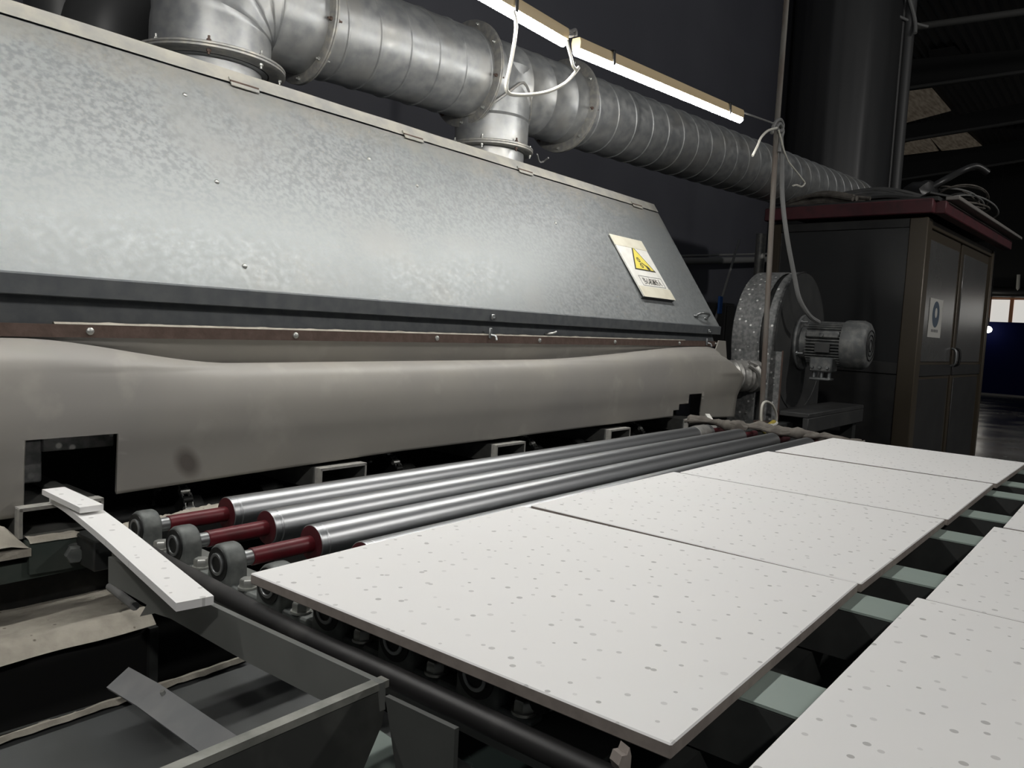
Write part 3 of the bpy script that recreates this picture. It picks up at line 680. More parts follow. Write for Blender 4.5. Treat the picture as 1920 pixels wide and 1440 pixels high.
for i, (x0, x1) in enumerate(((.10, 1.0), (1.06, BL-.07))):
    d = bpart('door', MB().box((x0, -.02, .04), (x1, .015, BH-.05), .004), booth_frame)
    bpart('upper_panel', MB().box((x0+.06, -.028, 1.2), (x1-.06, -.018, BH-.12), .003), booth_door, d)
    bpart('lower_panel', MB().box((x0+.06, -.028, .12), (x1-.06, -.018, 1.08), .003), booth_panel, d)
    bpart('rail', MB().box((x0, -.03, 1.1), (x1, -.015, 1.18), .003), booth_panel, d)
    hx_ = x1-.03 if i == 0 else x0+.03
    bpart('handle', MB().tube([(hx_, -.03, 1.17), (hx_, -.06, 1.19), (hx_, -.06, 1.28), (hx_, -.03, 1.30)], .009, 8), black_iron if i else ring_steel, d)
bpart('door_head', MB().box((.08, -.035, BH-.05), (BL, .02, BH), .004), booth_frame)
bpart('roof_trim', MB().box((-.07, -.08, BH+.02), (.0, BW+.06, BH+.11), .006), red_trim, label='dark red roof trim')
bpart('roof_trim', MB().box((0, -.14, BH+.02), (BL+.12, -.07, BH+.10), .006), red_trim, label='dark red roof trim')
bpart('roof_sheet', MB().box((-.04, -.10, BH+.10), (BL+.15, BW+.05, BH+.125)), fan_side)
bpart('roof_edge', MB().box((.05, -.20, BH+.11), (BL+.18, -.12, BH+.135), .004), sheet_edge)
def on_booth(px, py, ax, v):
    Rm = Matrix.Rotation(-BR, 3, 'Z'); o_ = Rm @ (CAM_LOC-BC); d_ = Rm @ ray(px, py); i = 'xyz'.index(ax); return o_+d_*((v-o_[i])/d_[i])
Rb = Matrix.Rotation(BR, 3, 'Z')
ps = thing('paper_notice', BC+Rb @ on_booth(1754, 635, 'y', -.03), 'white paper notice with round blue mark on the left booth door', 'notice', rz=BR)
psl = on_booth(1754, 635, 'y', -.03)
q0, q1 = on_booth(1745, 558, 'y', -.03), on_booth(1762, 634, 'y', -.03)
qx0, qx1, qz0, qz1 = q0.x-psl.x, q1.x-psl.x, min(q0.z, q1.z)-psl.z, max(q0.z, q1.z)-psl.z
pw, ph = qx1-qx0, qz1-qz0
obj('sheet', MB().box((qx0, -.001, qz0), (qx1, .001, qz1)), paper, ps, local=True)
b = MB(); b.prism([(qx0+pw*.5+ph*.34*math.cos(2*PI*i/28), -.0012, qz0+ph*.60+ph*.34*math.sin(2*PI*i/28)) for i in range(28)], (0, -.0006, 0)); rm = obj('round_mark', b, blue_ink, ps, local=True)
b = MB(); hc = (qx0+pw*.5, qz0+ph*.60); b.prism([(hc[0]+ph*.11*math.cos(2*PI*i/16), -.002, hc[1]+ph*.04+ph*.13*math.sin(2*PI*i/16)) for i in range(16)], (0, -.0005, 0)); obj('head_mark', b, paper, rm, local=True)
b = MB()
for i in range(5): b.box((qx0+pw*(.24+.11*i), -.002, qz0+ph*.14), (qx0+pw*(.31+.11*i), -.0012, qz0+ph*.21))
obj('print', b, grey_ink, ps, local=True)

# clutter on the booth roof
RZ = BH+.125
def roofpt(px, py, dz=0): # point on the booth roof plane
    return at(px, py, 'z', RZ+dz)
def bundle(label, P0, P1, r, n, seed, m=straw, lift=.06):
    random.seed(seed); t = thing('cable_bundle', (P0+P1)/2, label, 'bundle')
    for i in range(n):
        o0 = Vector((random.uniform(-r, r), random.uniform(-r, r), random.uniform(0, r))); o1 = Vector((random.uniform(-r, r)*1.6, random.uniform(-r, r)*1.6, random.uniform(0, r)*.6))
        mid_ = (P0+P1)/2+(o0+o1)/2+Vector((0, 0, lift*random.uniform(.3, 1)))
        obj('strand', MB().tube([P0+o0, mid_, P1+o1], random.uniform(.012, .022), 7), m, t)
    return t
BX = lambda x, y, z=0: BC+Rb @ Vector((x, y, RZ+z))
bundle('dusty cable bundle lying along the left edge of the booth roof', BX(.12, .95, .0), BX(.05, .42, .02), .045, 11, 3)
bundle('dark cable bundle piled at the middle of the booth roof', BX(.15, .62, .03), BX(.55, .08, .02), .06, 12, 5, fan_side, .1)
bundle('dusty cable bundle trailing over the right edge of the booth roof', BX(.5, .1, .05), BX(1.9, .0, .0), .05, 11, 9)
wc = thing('wire_coil', BX(1.15, .02, .02), 'loose coil of thin wire lying on the right of the booth roof', 'wire coil')
random.seed(12)
for i in range(9):
    c_ = BX(1.1+random.uniform(-.15, .2), .03+random.uniform(-.05, .05), .07+.012*i); rr = .26+random.uniform(-.05, .06); tl_ = random.uniform(-.25, .25); ph_ = random.uniform(-.3, .3)
    obj('wire_loop', MB().tube([c_+Vector((rr*1.3*math.cos(2*PI*k_/20), rr*.55*math.sin(2*PI*k_/20), rr*(tl_*math.cos(2*PI*k_/20)+ph_*math.sin(2*PI*k_/20))*.6+.02)) for k_ in range(21)], .006, 6), cord_grey if i % 3 == 0 else straw, wc)
obj('rubber_bag', MB().ball(BX(.75, .22, .13), .15, (1.1, .9, .85), 3, .25, 2), black_plastic, label='black crumpled bag on the booth roof beside the riser pipe', cat='bag')
obj('black_hose', MB().tube([at_d(1745, 352, 5.6), at_d(1770, 338, 5.6), at_d(1800, 322, 5.7), at_d(1830, 312, 5.7), at_d(1852, 324, 5.7)], .025, 10), black_plastic, label='black hose arching up from the booth roof', cat='hose')
obj('loose_panel', MB().box((-.25, -.08, 0), (.25, .08, .012), mtx=Matrix.Translation(BX(.35, .05, .03)) @ Matrix.Rotation(.5, 4, 'Z') @ Matrix.Rotation(.18, 4, 'X')), fan_side, label='small dark metal offcut lying on the booth roof corner', cat='offcut')

# things on the dark wall behind
wp = thing('service_pipe', (4.4, 2.6, 1.9), 'horizontal grey pipes on the dark wall right of the hood', 'pipe')
a_, c_ = at(1275, 490, 'y', 2.62), at(1475, 486, 'y', 2.62)
obj('pipe', MB().cyl(a_, c_, .035, 14), cord_grey, wp)
obj('pipe', MB().cyl(at(1275, 480, 'y', 2.65), at(1475, 475, 'y', 2.65), .012, 10), cord_grey, wp)
a_, c_ = at(1433, 370, 'y', 1.9), at(1418, 522, 'y', 1.9)
obj('standing_pipe', MB().cyl((a_.x, 1.9, 0), (a_.x, 1.9, 2.25), .045, 18), galv_flange, label='grey upright pipe standing behind the blower', cat='pipe')
obj('leaning_rod', MB().cyl(at(1386, 450, 'y', 2.3), at(1338, 610, 'y', 2.0), .012, 8), cord_grey, label='thin rod leaning between hood end and blower', cat='rod')
obj('blue_strap', MB().box(at(1346, 588, 'y', 2.0)-Vector((0, .01, .0)), at(1354, 556, 'y', 2.0)+Vector((0, .01, 0)), .004), blue_cloth, label='small blue strap hanging between hood end and blower', cat='strap')
cbx = thing('switch_box', at(1367, 640, 'y', 2.2), 'grey box standing between hood end and blower', 'box')
q0 = at(1356, 650, 'y', 2.2); q1 = at(1378, 570, 'y', 2.2)
obj('case', MB().box((q0.x, 2.2, .0), (q1.x, 2.5, q1.z), .01), booth_panel, cbx); obj('door', MB().box((q0.x+.02, 2.19, .3), (q1.x-.02, 2.2, q1.z-.03), .004), booth_panel, cbx)

# ================================================================== BLOWER
bl = thing('centrifugal_blower', (3.87, .72, 0), 'speckled galvanised centrifugal blower with a finned motor, behind the pole', 'blower')
FC = Vector((3.86, 0, 1.29)); FR = .39; YF, YB = .62, .86
def ringband(y0, y1, r): return MB().lathe([(0, r), (0, r-.006), (y1-y0, r-.006), (y1-y0, r)], (FC.x, y0, FC.z), (0, 1, 0), 64, closed=True)
obj('scroll_wrap', ringband(YF+.085, YB, FR), galv_spot, bl); obj('scroll_wrap', ringband(YF, YF+.055, FR), galv_spot, bl)
obj('groove_band', ringband(YF+.05, YF+.09, FR-.012), black_iron, bl)
b = MB(); b.cyl((FC.x, YF-.004, FC.z), (FC.x, YF+.004, FC.z), FR-.004, 64); b.lathe([(0, FR-.006), (-.006, FR), (.004, FR+.004), (.006, FR-.006)], (FC.x, YF, FC.z), (0, 1, 0), 64, closed=True); obj('side_plate', b, fan_side, bl)
obj('side_plate', MB().cyl((FC.x, YB-.004, FC.z), (FC.x, YB+.004, FC.z), FR-.004, 64), fan_side, bl)
b = MB(); b.box((3.475, YF+.09, .45), (4.20, YB, 1.24), .004); obj('outlet_box', b, galv_spot, bl)
b = MB(); b.box((3.50, YF-.002, .40), (4.24, YF+.09, 1.12), .004); obj('lower_casing', b, fan_side, bl)
b = MB(); b.box((3.46, YF-.045, .86), (3.474, YF+.055, 1.235), .002); obj('speckled_strip', b, galv_spot, bl)
b = MB(); b.box((3.46, YF-.05, .84), (3.47, YF-.042, 1.24), .001); obj('strip_edge', b, rust_bar, bl)
b = MB(); b.box((3.48, YF-.20, .90), (4.5, YF-.0, .925), .004); b.box((3.48, YF-.20, .82), (4.5, YF-.17, .90), .004); sh = obj('motor_shelf', b, fan_side, bl)
for q in ((3.45, .45, .82), (4.4, .45, .82), (3.48, .78, .45), (4.12, .78, .45)): obj('leg', MB().box((q[0], q[1], 0), (q[0]+.07, q[1]+.07, q[2])), frame_dark, bl)
MC = FC; m0, m1 = YF-.05, .24
b = MB(); b.lathe([(0, 0), (0, .15), (.012, .155), (.02, .15), (.02, 0)], (MC.x, YF-.004, MC.z), (0, -1, 0), 48); mt = obj('motor', b, motor_m, bl)
b = MB(); b.cyl((MC.x, YF-.02, MC.z), (MC.x, .36, MC.z), .098, 40); obj('barrel', b, motor_m, mt)
b = MB()
for i in range(44):
    a_ = 2*PI*i/44
    if abs(((a_-PI/2+PI) % (2*PI))-PI) < .18: continue
    u = Vector((math.cos(a_), 0, math.sin(a_))); w = Vector((-math.sin(a_), 0, math.cos(a_)))
    p_ = Vector((MC.x, 0, MC.z))
    b.prism([p_+u*.095-w*.003+Vector((0, YF-.06, 0)), p_+u*.124-w*.0018+Vector((0, YF-.06, 0)), p_+u*.124+w*.0018+Vector((0, YF-.06, 0)), p_+u*.095+w*.003+Vector((0, YF-.06, 0))], (0, -(YF-.06-.37), 0))
obj('cooling_fin', b, motor_m, mt)
b = MB(); b.lathe([(0, .128), (.012, .132), (.09, .132), (.115, .12), (.125, .10), (.125, .0)], (MC.x, .375, MC.z), (0, -1, 0), 48); fcov = obj('fan_cover', b, motor_m, mt)
b = MB()
for r_ in (.03, .055, .08): b.lathe([(0, r_), (.002, r_+.004), (.004, r_)], (MC.x, .249, MC.z), (0, -1, 0), 32, closed=True)
obj('grille', b, black_iron, mt)
# terminal box, name plate face the rollers (-X) side
b = MB(); b.box((MC.x-.135, .40, MC.z-.155), (MC.x-.03, .52, MC.z-.075), .008); obj('terminal_box', b, motor_m, mt)
b = MB()
for yy in (.42, .46, .50): b.cyl((MC.x-.10, yy, MC.z-.155), (MC.x-.10, yy, MC.z-.20), .010, 10); b.hexa((MC.x-.135, yy, MC.z-.13), (-1, 0, 0), .009, .012)
b.box((MC.x-.14, .405, MC.z-.20), (MC.x-.06, .515, MC.z-.185), .004); obj('terminal', b, ring_steel, mt)
b = MB(); b.box((MC.x-.131, .42, MC.z-.05), (MC.x-.122, .50, MC.z+.0), .002); obj('name_plate', b, fan_side, mt)
b = MB(); b.box((MC.x-.128, .38, MC.z+.03), (MC.x-.10, .555, MC.z+.065), .006); b.lathe([(0, .013), (.008, .013), (.008, .006), (.003, .006)], (MC.x-.128, .47, MC.z+.047), (-1, 0, 0), 16); obj('lifting_boss', b, motor_m, mt)
for a_ in (.6, 2.2, 3.6, 5.2):
    c_ = Vector((MC.x+.138*math.cos(a_), YF-.03, MC.z+.138*math.sin(a_))); bb = MB(); bb.hexa(c_+Vector((0, .01, 0)), (0, -1, 0), .012, .012); bb.cyl(c_, c_-Vector((0, .03, 0)), .006, 8); obj('bolt', bb, ring_steel, mt)
hz = Vector((3.40, .735, 1.095))
hs2 = thing('flexible_hose', hz, 'silver taped flexible hose joining the skirt end to the blower', 'hose')
h0, h1 = Vector((3.12, .875, 1.095)), Vector((3.50, .715, 1.095)); hax = (h1-h0).normalized(); hl = (h1-h0).length
b = MB(); random.seed(21); pr = [(0, 0)]+[(hl*i/44, .074+.006*math.sin(i*1.7)+.008*random.random()) for i in range(45)]+[(hl, 0)]
b.lathe(pr, h0, hax, 36)
obj('sleeve', b, foil, hs2)
b = MB(); hp1 = h0+hax*hl*.72
b.tube([hp1+Vector((-.05, -.06, .06)), hp1+Vector((.0, -.09, .02)), hp1+Vector((.04, -.088, -.05))], .010, 6); b.tube([hp1+Vector((-.02, -.045, .078)), hp1+Vector((.05, -.075, .05)), hp1+Vector((.09, -.09, .0))], .010, 6); obj('tape_end', b, foil, hs2)
obj('tangled_wires', MB().tube([at(1392, 740, 'y', .8), at(1410, 728, 'y', .75), at(1425, 735, 'y', .72), at(1412, 745, 'y', .72), at(1405, 760, 'y', .75), at(1398, 775, 'y', .75)], .006, 6), cord_grey, label='grey wire tangle hanging below the silver hose', cat='wire')
obj('white_wire_loop', MB().tube(along([(1428, 800), (1427, 780), (1429, 760), (1436, 753), (1446, 757), (1453, 768), (1456, 780), (1455, 795)], .56), .006, 8), cord_white, label='white wire loop at the foot of the pole', cat='wire')
yc = thing('cable_connector', at(1438, 806, 'y', .52), 'yellow cable connector at the foot of the pole', 'connector')
b = MB(); b.tube(along([(1431, 812), (1434, 804), (1444, 797), (1451, 792)], .52), .014, 10); obj('body', b, yellow_plug, yc)
b = MB(); b.tube(along([(1443, 798), (1450, 797), (1456, 793)], .51), .009, 8); obj('wire_end', b, cord_white, yc)
obj('red_white_wire', MB().tube(along([(1455, 795), (1458, 803), (1454, 812), (1448, 817)], .52), .005, 6), red_paint, label='thin red wire beside the yellow connector', cat='wire')

# ================================================================== ROLLER CONVEYOR
Z_T = .95                 # top of the tiles
ROLL_Z, RR = .903, .0322
PITCH_Y = .134
RY = [.468-PITCH_Y*k for k in range(7)]
fr = thing('roller_frame', (1.2, 0, 0), 'grey green roller conveyor frame with a black edge pipe', 'frame')
b = MB(); b.prism([at(x, y, 'x', -.034) for x, y in ((203, 1044), (330, 1104), (460, 1165), (712, 1282), (712, 1335), (600, 1312), (460, 1240), (320, 1160), (290, 1150), (262, 1156), (275, 1134), (203, 1092))], (.008, 0, 0)); obj('side_plate', b, frame_gray, fr)
b = MB(); b.box((.034, -.5, .85), (.15, .50, .866), .002); obj('mounting_rail', b, frame_gray, fr)
b = MB(); b.tube([at(x, y, 'z', .90) for x, y in ((240, 1014), (330, 1066), (400, 1104), (480, 1147), (560, 1188), (640, 1226), (712, 1258))]+[Vector((.0, -.62, .90))], .0125, 14); obj('edge_pipe', b, pipe_dark, fr)
b = MB(); b.box((2.47, -.5, .79), (2.62, .57, .866), .003); obj('far_rail', b, frame_dark, fr)
b = MB(); b.prism([(-.04, y, z) for y, z in ((-.300, .902), (-.40, .904), (-.405, 0), (-.34, 0), (-.33, .8))], (.006, 0, 0)); obj('leg_plate', b, leg_paint, fr)
for (x_, y_) in ((.34, .40), (2.5, .5), (2.5, -.45)): obj('leg', MB().box((x_, y_, 0), (x_+.08, y_+.08, .79)), frame_dark, fr)
b = MB(); b.box((.02, -.49, .60), (2.6, -.44, .68)); obj('cross_beam', b, frame_dark, fr)

seq = ['first', 'second', 'third', 'fourth', 'fifth', 'sixth', 'seventh']
def make_bearing(y, label):
    t = thing('pillow_block_bearing', (.09, y, .866), label, 'bearing', 'pillow block bearings along the near roller ends')
    x0, x1 = .062, .096; R_ = .0308; n = 18
    def prof_(x, rr): return [(x, y-rr-.001, .866)]+[(x, y-rr*math.cos(PI*i/n), ROLL_Z+rr*math.sin(PI*i/n)) for i in range(n+1)]+[(x, y+rr+.001, .866)]
    b = MB(); V = [[b.bm.verts.new(q) for q in prof_(x, rr)] for x, rr in ((x0, R_-.005), (x0+.0015, R_-.002), (x0+.005, R_), (x0+.017, R_+.0005), (x1-.005, R_), (x1-.0015, R_-.002), (x1, R_-.005))]
    for p_, q_ in zip(V, V[1:]):
        for i in range(len(p_)-1): b.bm.faces.new((p_[i], p_[i+1], q_[i+1], q_[i]))
    b.bm.faces.new(V[0][::-1]); b.bm.faces.new(V[-1])
    obj('housing', b, cast, t, sharp=50)
    b = MB(); b.box((x0+.004, y-.075, .866), (x1-.004, y+.075, .876), .003); obj('foot', b, cast, t)
    b = MB(); b.lathe([(.001, .0268), (-.0008, .0262), (-.0006, .018), (-.0006, .0)], (x0-.0005, y, ROLL_Z), (1, 0, 0), 36); obj('seal_recess', b, black_iron, t)
    b = MB(); b.lathe([(-.003, .0125), (-.0038, .0132), (-.0038, .0168), (-.003, .0176), (.002, .0176), (.002, .0125)], (x0, y, ROLL_Z), (1, 0, 0), 28, closed=True); obj('inner_ring', b, ring_steel, t)
    b = MB(); b.cyl((x0-.0022, y, ROLL_Z), (x0+.02, y, ROLL_Z), .0124, 20); obj('shaft_end', b, black_iron, t)
    for (dy, dx) in ((-.058, -.008), (-.066, .022)):
        bb = MB(); bb.cyl((.086+dx, y+dy, .876), (.086+dx, y+dy, .8792), .0145, 18); bb.hexa((.086+dx, y+dy, .8792), (0, 0, 1), .0122, .0125); obj('bolt', bb, bolt_m, t)
    return t
lab = ['round topped bearing block at the far left, carrying the roller nearest the skirt', 'middle bearing block of the three with bare red shafts', 'bearing block beside the near corner of the first white tile',
       'bearing block just under the near edge of the first white tile', 'second bearing block under the tile edge, counted from the corner', 'third bearing block under the tile edge, counted from the corner', 'fourth bearing block under the tile edge, deep in shadow']
b0 = make_bearing(RY[0], lab[0])
for i in range(1, 7): dup(b0, (.09, RY[i], .866), lab[i])
def make_roller(y, label):
    t = thing('steel_roller', (1.3, y, ROLL_Z-RR), label, 'roller', 'steel rollers of the conveyor')
    b = MB(); b.lathe([(0, RR-.005), (0, RR-.0012), (.0015, RR), (.012, RR), (.0135, RR-.0012), (.0165, RR-.0012), (.018, RR), (2.15, RR), (2.152, RR-.003), (2.152, 0)], (.236, y, ROLL_Z), (1, 0, 0), 56); obj('shell', b, steel, t)
    b = MB(); b.lathe([(0, 0.0), (-.0006, .016), (0, RR-.004), (.0006, RR-.0015), (.0015, RR-.004)], (.235, y, ROLL_Z), (1, 0, 0), 40); obj('end_cap', b, red_dark, t)
    b = MB(); b.cyl((.119, y, ROLL_Z), (.24, y, ROLL_Z), .0142, 24, bev=.001); obj('painted_shaft', b, red_paint, t)
    b = MB(); b.cyl((.092, y, ROLL_Z), (.122, y, ROLL_Z), .0122, 24); obj('bare_shaft', b, ring_steel, t)
    b = MB(); b.cyl((2.38, y, ROLL_Z), (2.55, y, ROLL_Z), .0135, 20); obj('far_shaft', b, red_dark, t)
    return t
rl = ['shiny steel roller nearest the skirt, with white tape at its far end', 'shiny steel roller in the middle of the three bare ones', 'shiny steel roller right beside the white tiles',
      'fourth steel roller, just under the tile edge', 'fifth steel roller, under the tiles', 'sixth steel roller, under the tiles', 'seventh steel roller, under the tiles']
r0 = make_roller(RY[0], rl[0])
for i in range(1, 7): dup(r0, (1.3, RY[i], ROLL_Z-RR), rl[i])
b = MB(); b.lathe([(0, RR), (0, RR+.002), (.03, RR+.003), (.05, RR+.002), (.09, RR+.003), (.10, RR)], (2.26, RY[0], ROLL_Z), (1, 0, 0), 40, closed=True); obj('tape_wrap', b, foil, r0, label='whitish tape wrapped round the far end')
for i in range(7):
    bb = MB(); bb.box((2.49, RY[i]-.04, .866), (2.54, RY[i]+.04, .889), .004); obj('shaft_rest', bb, frame_dark, fr)
# lumpy wrapped cable lying over the far roller ends
random.seed(4)
cbn = thing('wrapped_cable', (2.5, .3, .88), 'dusty lumpy wrapped cable lying across the far roller ends', 'cable')
pts = [Vector((2.47, .60, .935)), Vector((2.49, .50, .94)), Vector((2.46, .40, .932)), Vector((2.50, .30, .942)), Vector((2.46, .2, .935)), Vector((2.47, .1, .938)), Vector((2.47, .02, .93)), Vector((2.52, -.1, .92))]
obj('main_cable', MB().tube(pts, lambda t_: .016+.006*math.sin(t_*31)+.003*math.sin(t_*77), 12), straw, cbn)
for s_ in (1, 2, 3):
    obj('strand', MB().tube([p_+Vector((random.uniform(-.025, .015), random.uniform(-.02, .02), random.uniform(-.012, .014))) for p_ in pts], lambda t_: .008+.003*math.sin(t_*40+s_), 8), straw, cbn)
obj('wrap', MB().ball((2.47, .21, .937), .026, (1, 1.4, .9), 2, .3, 4), straw, cbn); obj('wrap', MB().ball((2.47, .38, .935), .028, (1, 1.6, .9), 2, .3, 4), straw, cbn)

# beam at the foot of the pole, sticks lying on it
obj('channel_beam', MB().box((2.64, .52, .80), (3.55, .69, .866), .004), frame_dark, label='dark channel beam carrying the pole behind the roller ends', cat='beam')
def stick(A, B, w, label): # flat tile offcut from A to B
    d = (B-A).normalized(); s_ = d.cross(Vector((0, 0, 1))).normalized()*w/2; u = s_.cross(d).normalized()*.006
    return obj('tile_offcut', MB().prism([A-s_-u, A+s_-u, A+s_+u, A-s_+u], B-A), board_white, label=label, cat='offcut')
stick(at(1292, 786, 'y', .66), at(1375, 795, 'y', .56), .02, 'thin off-white strip lying across the far tube under the skirt end')
stick(at(1326, 778, 'y', .64), at(1340, 800, 'y', .56), .02, 'short off-white strip leaning against the thin strip near the skirt end')

# ================================================================== RECTANGULAR TUBES, SHAFT, CHAINS under the skirt
def make_tube(xc, label, w=.148):
    t = thing('rectangular_tube', (xc, 1.1, .858), label, 'tube', 'rectangular steel tubes poking out below the skirt')
    y0, y1, z0, z1, th = .684, .995, .858, .913, .005
    b = MB()
    x0, x1 = xc-w/2, xc+w/2
    b.box((x0, y0, z0), (x0+th, y1, z1)); b.box((x1-th, y0, z0), (x1, y1, z1)); b.box((x0+th, y0, z0), (x1-th, y1, z0+th)); b.box((x0+th, y0, z1-th), (x1-th, y1, z1)); obj('body', b, tube_white, t)
    b = MB(); b.box((x0, y0-.002, z0), (x0+th, y0, z1)); b.box((x1-th, y0-.002, z0), (x1, y0, z1)); b.box((x0, y0-.002, z1-th), (x1, y0, z1)); b.box((x0, y0-.002, z1), (x1, y0+.024, z1+.0015)); b.box((x0-.001, y0-.002, z0), (x0, y0+.02, z1))
    obj('cut_end', b, tube_lip, t)
    return t
tl = ['open rectangular tube at far left, under the white offcut strips', 'open rectangular tube left of the long skirt, first right of the scorch mark', 'open rectangular tube second right of the scorch mark', 'open rectangular tube third right of the scorch mark', 'open rectangular tube furthest along, below the skirt notch']
tcs = [.025, .695, 1.377, 2.06, 2.72]
t0 = make_tube(tcs[0], tl[0])
for xc, lb in zip(tcs[1:], tl[1:]): dup(t0, (xc, 1.1, .858), lb)
ds = thing('drive_shaft', (1.2, .80, .81), 'dark greasy drive shaft running under the skirt behind the rollers', 'shaft')
obj('shaft', MB().cyl((.1, .80, .832), (3.1, .80, .832), .02, 20), black_iron, ds)
for x_ in (.30, .52, .98, 1.62, 1.9, 2.3): obj('collar', MB().lathe([(0, .02), (0, .036), (.03, .042), (.06, .036), (.06, .02)], (x_, .80, .832), (1, 0, 0), 24), black_iron, ds)
def make_chain(xc, label):
    t = thing('drive_chain', (xc, .80, .832), label, 'chain', 'drive chains over sprockets behind the rollers')
    sp_ = MB(); ring = []
    for i in range(60):
        rr = .071 if i % 4 in (0, 1) else .063; a_ = 2*PI*i/60; ring.append((xc-.004, .80+rr*math.cos(a_), .832+rr*math.sin(a_)))
    sp_.prism(ring, (.008, 0, 0)); obj('sprocket', sp_, black_iron, t)
    n = 22
    for i in range(n):
        a_ = 2*PI*i/n; c_ = Vector((xc, .80+.074*math.cos(a_), .832+.074*math.sin(a_))); tg = Vector((0, -math.sin(a_), math.cos(a_))); rd = Vector((0, math.cos(a_), math.sin(a_)))
        if c_.y > .83 and i % 2: continue
        b = MB(); b.cyl(c_-Vector((.011, 0, 0)), c_+Vector((.011, 0, 0)), .0068, 10)
        w_ = .012 if i % 2 else .0095
        for sx in (-w_, w_-.002):
            b.prism([c_+Vector((sx, 0, 0))-tg*.0138-rd*.0045, c_+Vector((sx, 0, 0))+tg*.0138-rd*.0045, c_+Vector((sx, 0, 0))+tg*.0138+rd*.0045, c_+Vector((sx, 0, 0))-tg*.0138+rd*.0045], (.002, 0, 0))
        obj('link', b, bolt_m if i % 2 == 0 else black_iron, t)
    return t
ch = [(at(350, 930, 'y', .74).x, 'drive chain visible right below the scorch mark'), (at(747, 862, 'y', .74).x, 'drive chain between the first two tubes right of the scorch mark'), (at(1003, 828, 'y', .74).x, 'drive chain right of the second tube from the scorch mark'), (at(1205, 800, 'y', .74).x, 'drive chain furthest right, between the last two tubes')]
c0 = make_chain(*ch[0])
for xc, lb in ch[1:]: dup(c0, (xc, .80, .832), lb)
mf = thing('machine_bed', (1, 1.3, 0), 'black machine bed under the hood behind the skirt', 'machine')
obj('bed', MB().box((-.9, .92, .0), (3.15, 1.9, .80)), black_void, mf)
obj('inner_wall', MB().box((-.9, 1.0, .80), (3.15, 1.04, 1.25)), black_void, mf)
q = at(60, 850, 'y', .80)
b = MB(); b.box((-.02, .80, .935), (.03, .84, 1.02), .003); b.box((.03, .80, .995), (.17, .84, 1.03), .003); obj('bracket', b, galv_spot, mf)
obj('front_rail', MB().box((-.9, .74, .70), (3.15, .78, .765)), black_iron, mf)
b = MB(); rp = spline([at(200, 996, 'z', .862), at(255, 982, 'z', .862), at(320, 970, 'z', .862), at(400, 951, 'z', .862), Vector((.55, .655, .862))], 14)
b.grid(lambda u, v: rp[u]+Vector((0, -.022+.044*v, (.009+.006*noise.noise(Vector((u*.9, v*3, 0))))*math.sin(PI*v)-.003)), list(range(len(rp))), [0, .12, .3, .5, .7, .88, 1])
obj('dust_ridge', b, dusty, label='pale powder ridge behind the roller ends', cat='powder', kind='stuff')
obj('rear_rail', MB().box((.04, .585, .80), (2.46, .676, .858), .003), frame_dark, label='dark rail behind the bare rollers below the skirt', cat='rail')
b = MB(); b.prism([at(40, 884, 'z', .925)+Vector((0, .12, 0)), at(62, 878, 'z', .925)+Vector((0, .12, 0)), at(192, 945, 'z', .925), at(172, 958, 'z', .925)], (0, 0, -.008)); 
obj('flat_bar', b, frame_gray, label='dark flat bar lying in the skirt cut-out under the offcut', cat='bar')

# ================================================================== CEILING TILES on the conveyor
def make_tile(px, label):
    # px: the four corners (near-left, far-left, far-right, near-right) met with the tile plane; a rigid square board is fitted
    P = [at(x, y, 'z', Z_T) for x, y in px]
    c_ = sum(P, Vector())/4; ux = ((P[1]-P[0])+(P[2]-P[3])); ux.z = 0; lx = ux.length/2; ux.normalize(); vy = ((P[0]-P[3])+(P[1]-P[2])); ly = vy.length/2
    return c_, math.atan2(ux.y, ux.x), lx, ly
def tile(c_, rz, lx, ly, label, z=Z_T):
    b = MB(); b.box((-lx/2, -ly/2, -.0145), (lx/2, ly/2, 0), .0015)
    bm = b.bm; bm.faces.ensure_lookup_table()
    for f in bm.faces: f.material_index = 0 if f.normal.z > .5 or (f.calc_center_median().z > -.0016) else 1
    o = obj('ceiling_tile', b, [tile_m, tile_edge], label=label, cat='ceiling tile', group='white perforated ceiling tiles on the conveyor', org=(0, 0, 0), sharp=25)
    o.location = (c_.x, c_.y, z); o.rotation_euler = (0, 0, rz); return o
T = [(((480, 1072), (985, 947), (1605, 1097), (1250, 1403)), 'white perforated ceiling tile nearest the red roller shafts'),
     (((994, 946), (1265, 885), (1768, 973), (1620, 1096)), 'white perforated ceiling tile, second from the red shafts in the row by the rollers'),
     (((1274, 884), (1443, 846), (1858, 907), (1782, 975)), 'white perforated ceiling tile, third from the red shafts in the row by the rollers'),
     (((1452, 844), (1562, 822), (1921, 866), (1874, 908)), 'white ceiling tile furthest along the row by the rollers, before the booth')]
for px, lb in T: tile(*make_tile(px, lb), lb)
tw_ = .598
c2 = [((.30, -.966), .597, 'white perforated ceiling tile cut by the bottom edge of the picture'), ((.902, -.981), .597, 'white perforated ceiling tile across the dark gap, second from the bottom edge'), ((1.515, -1.0), .597, 'white ceiling tile at the right picture edge, third across the dark gap')]
for (cx_, cy_), w_, lb in c2: tile(Vector((cx_, cy_, Z_T)), -.008, w_, .598, lb)

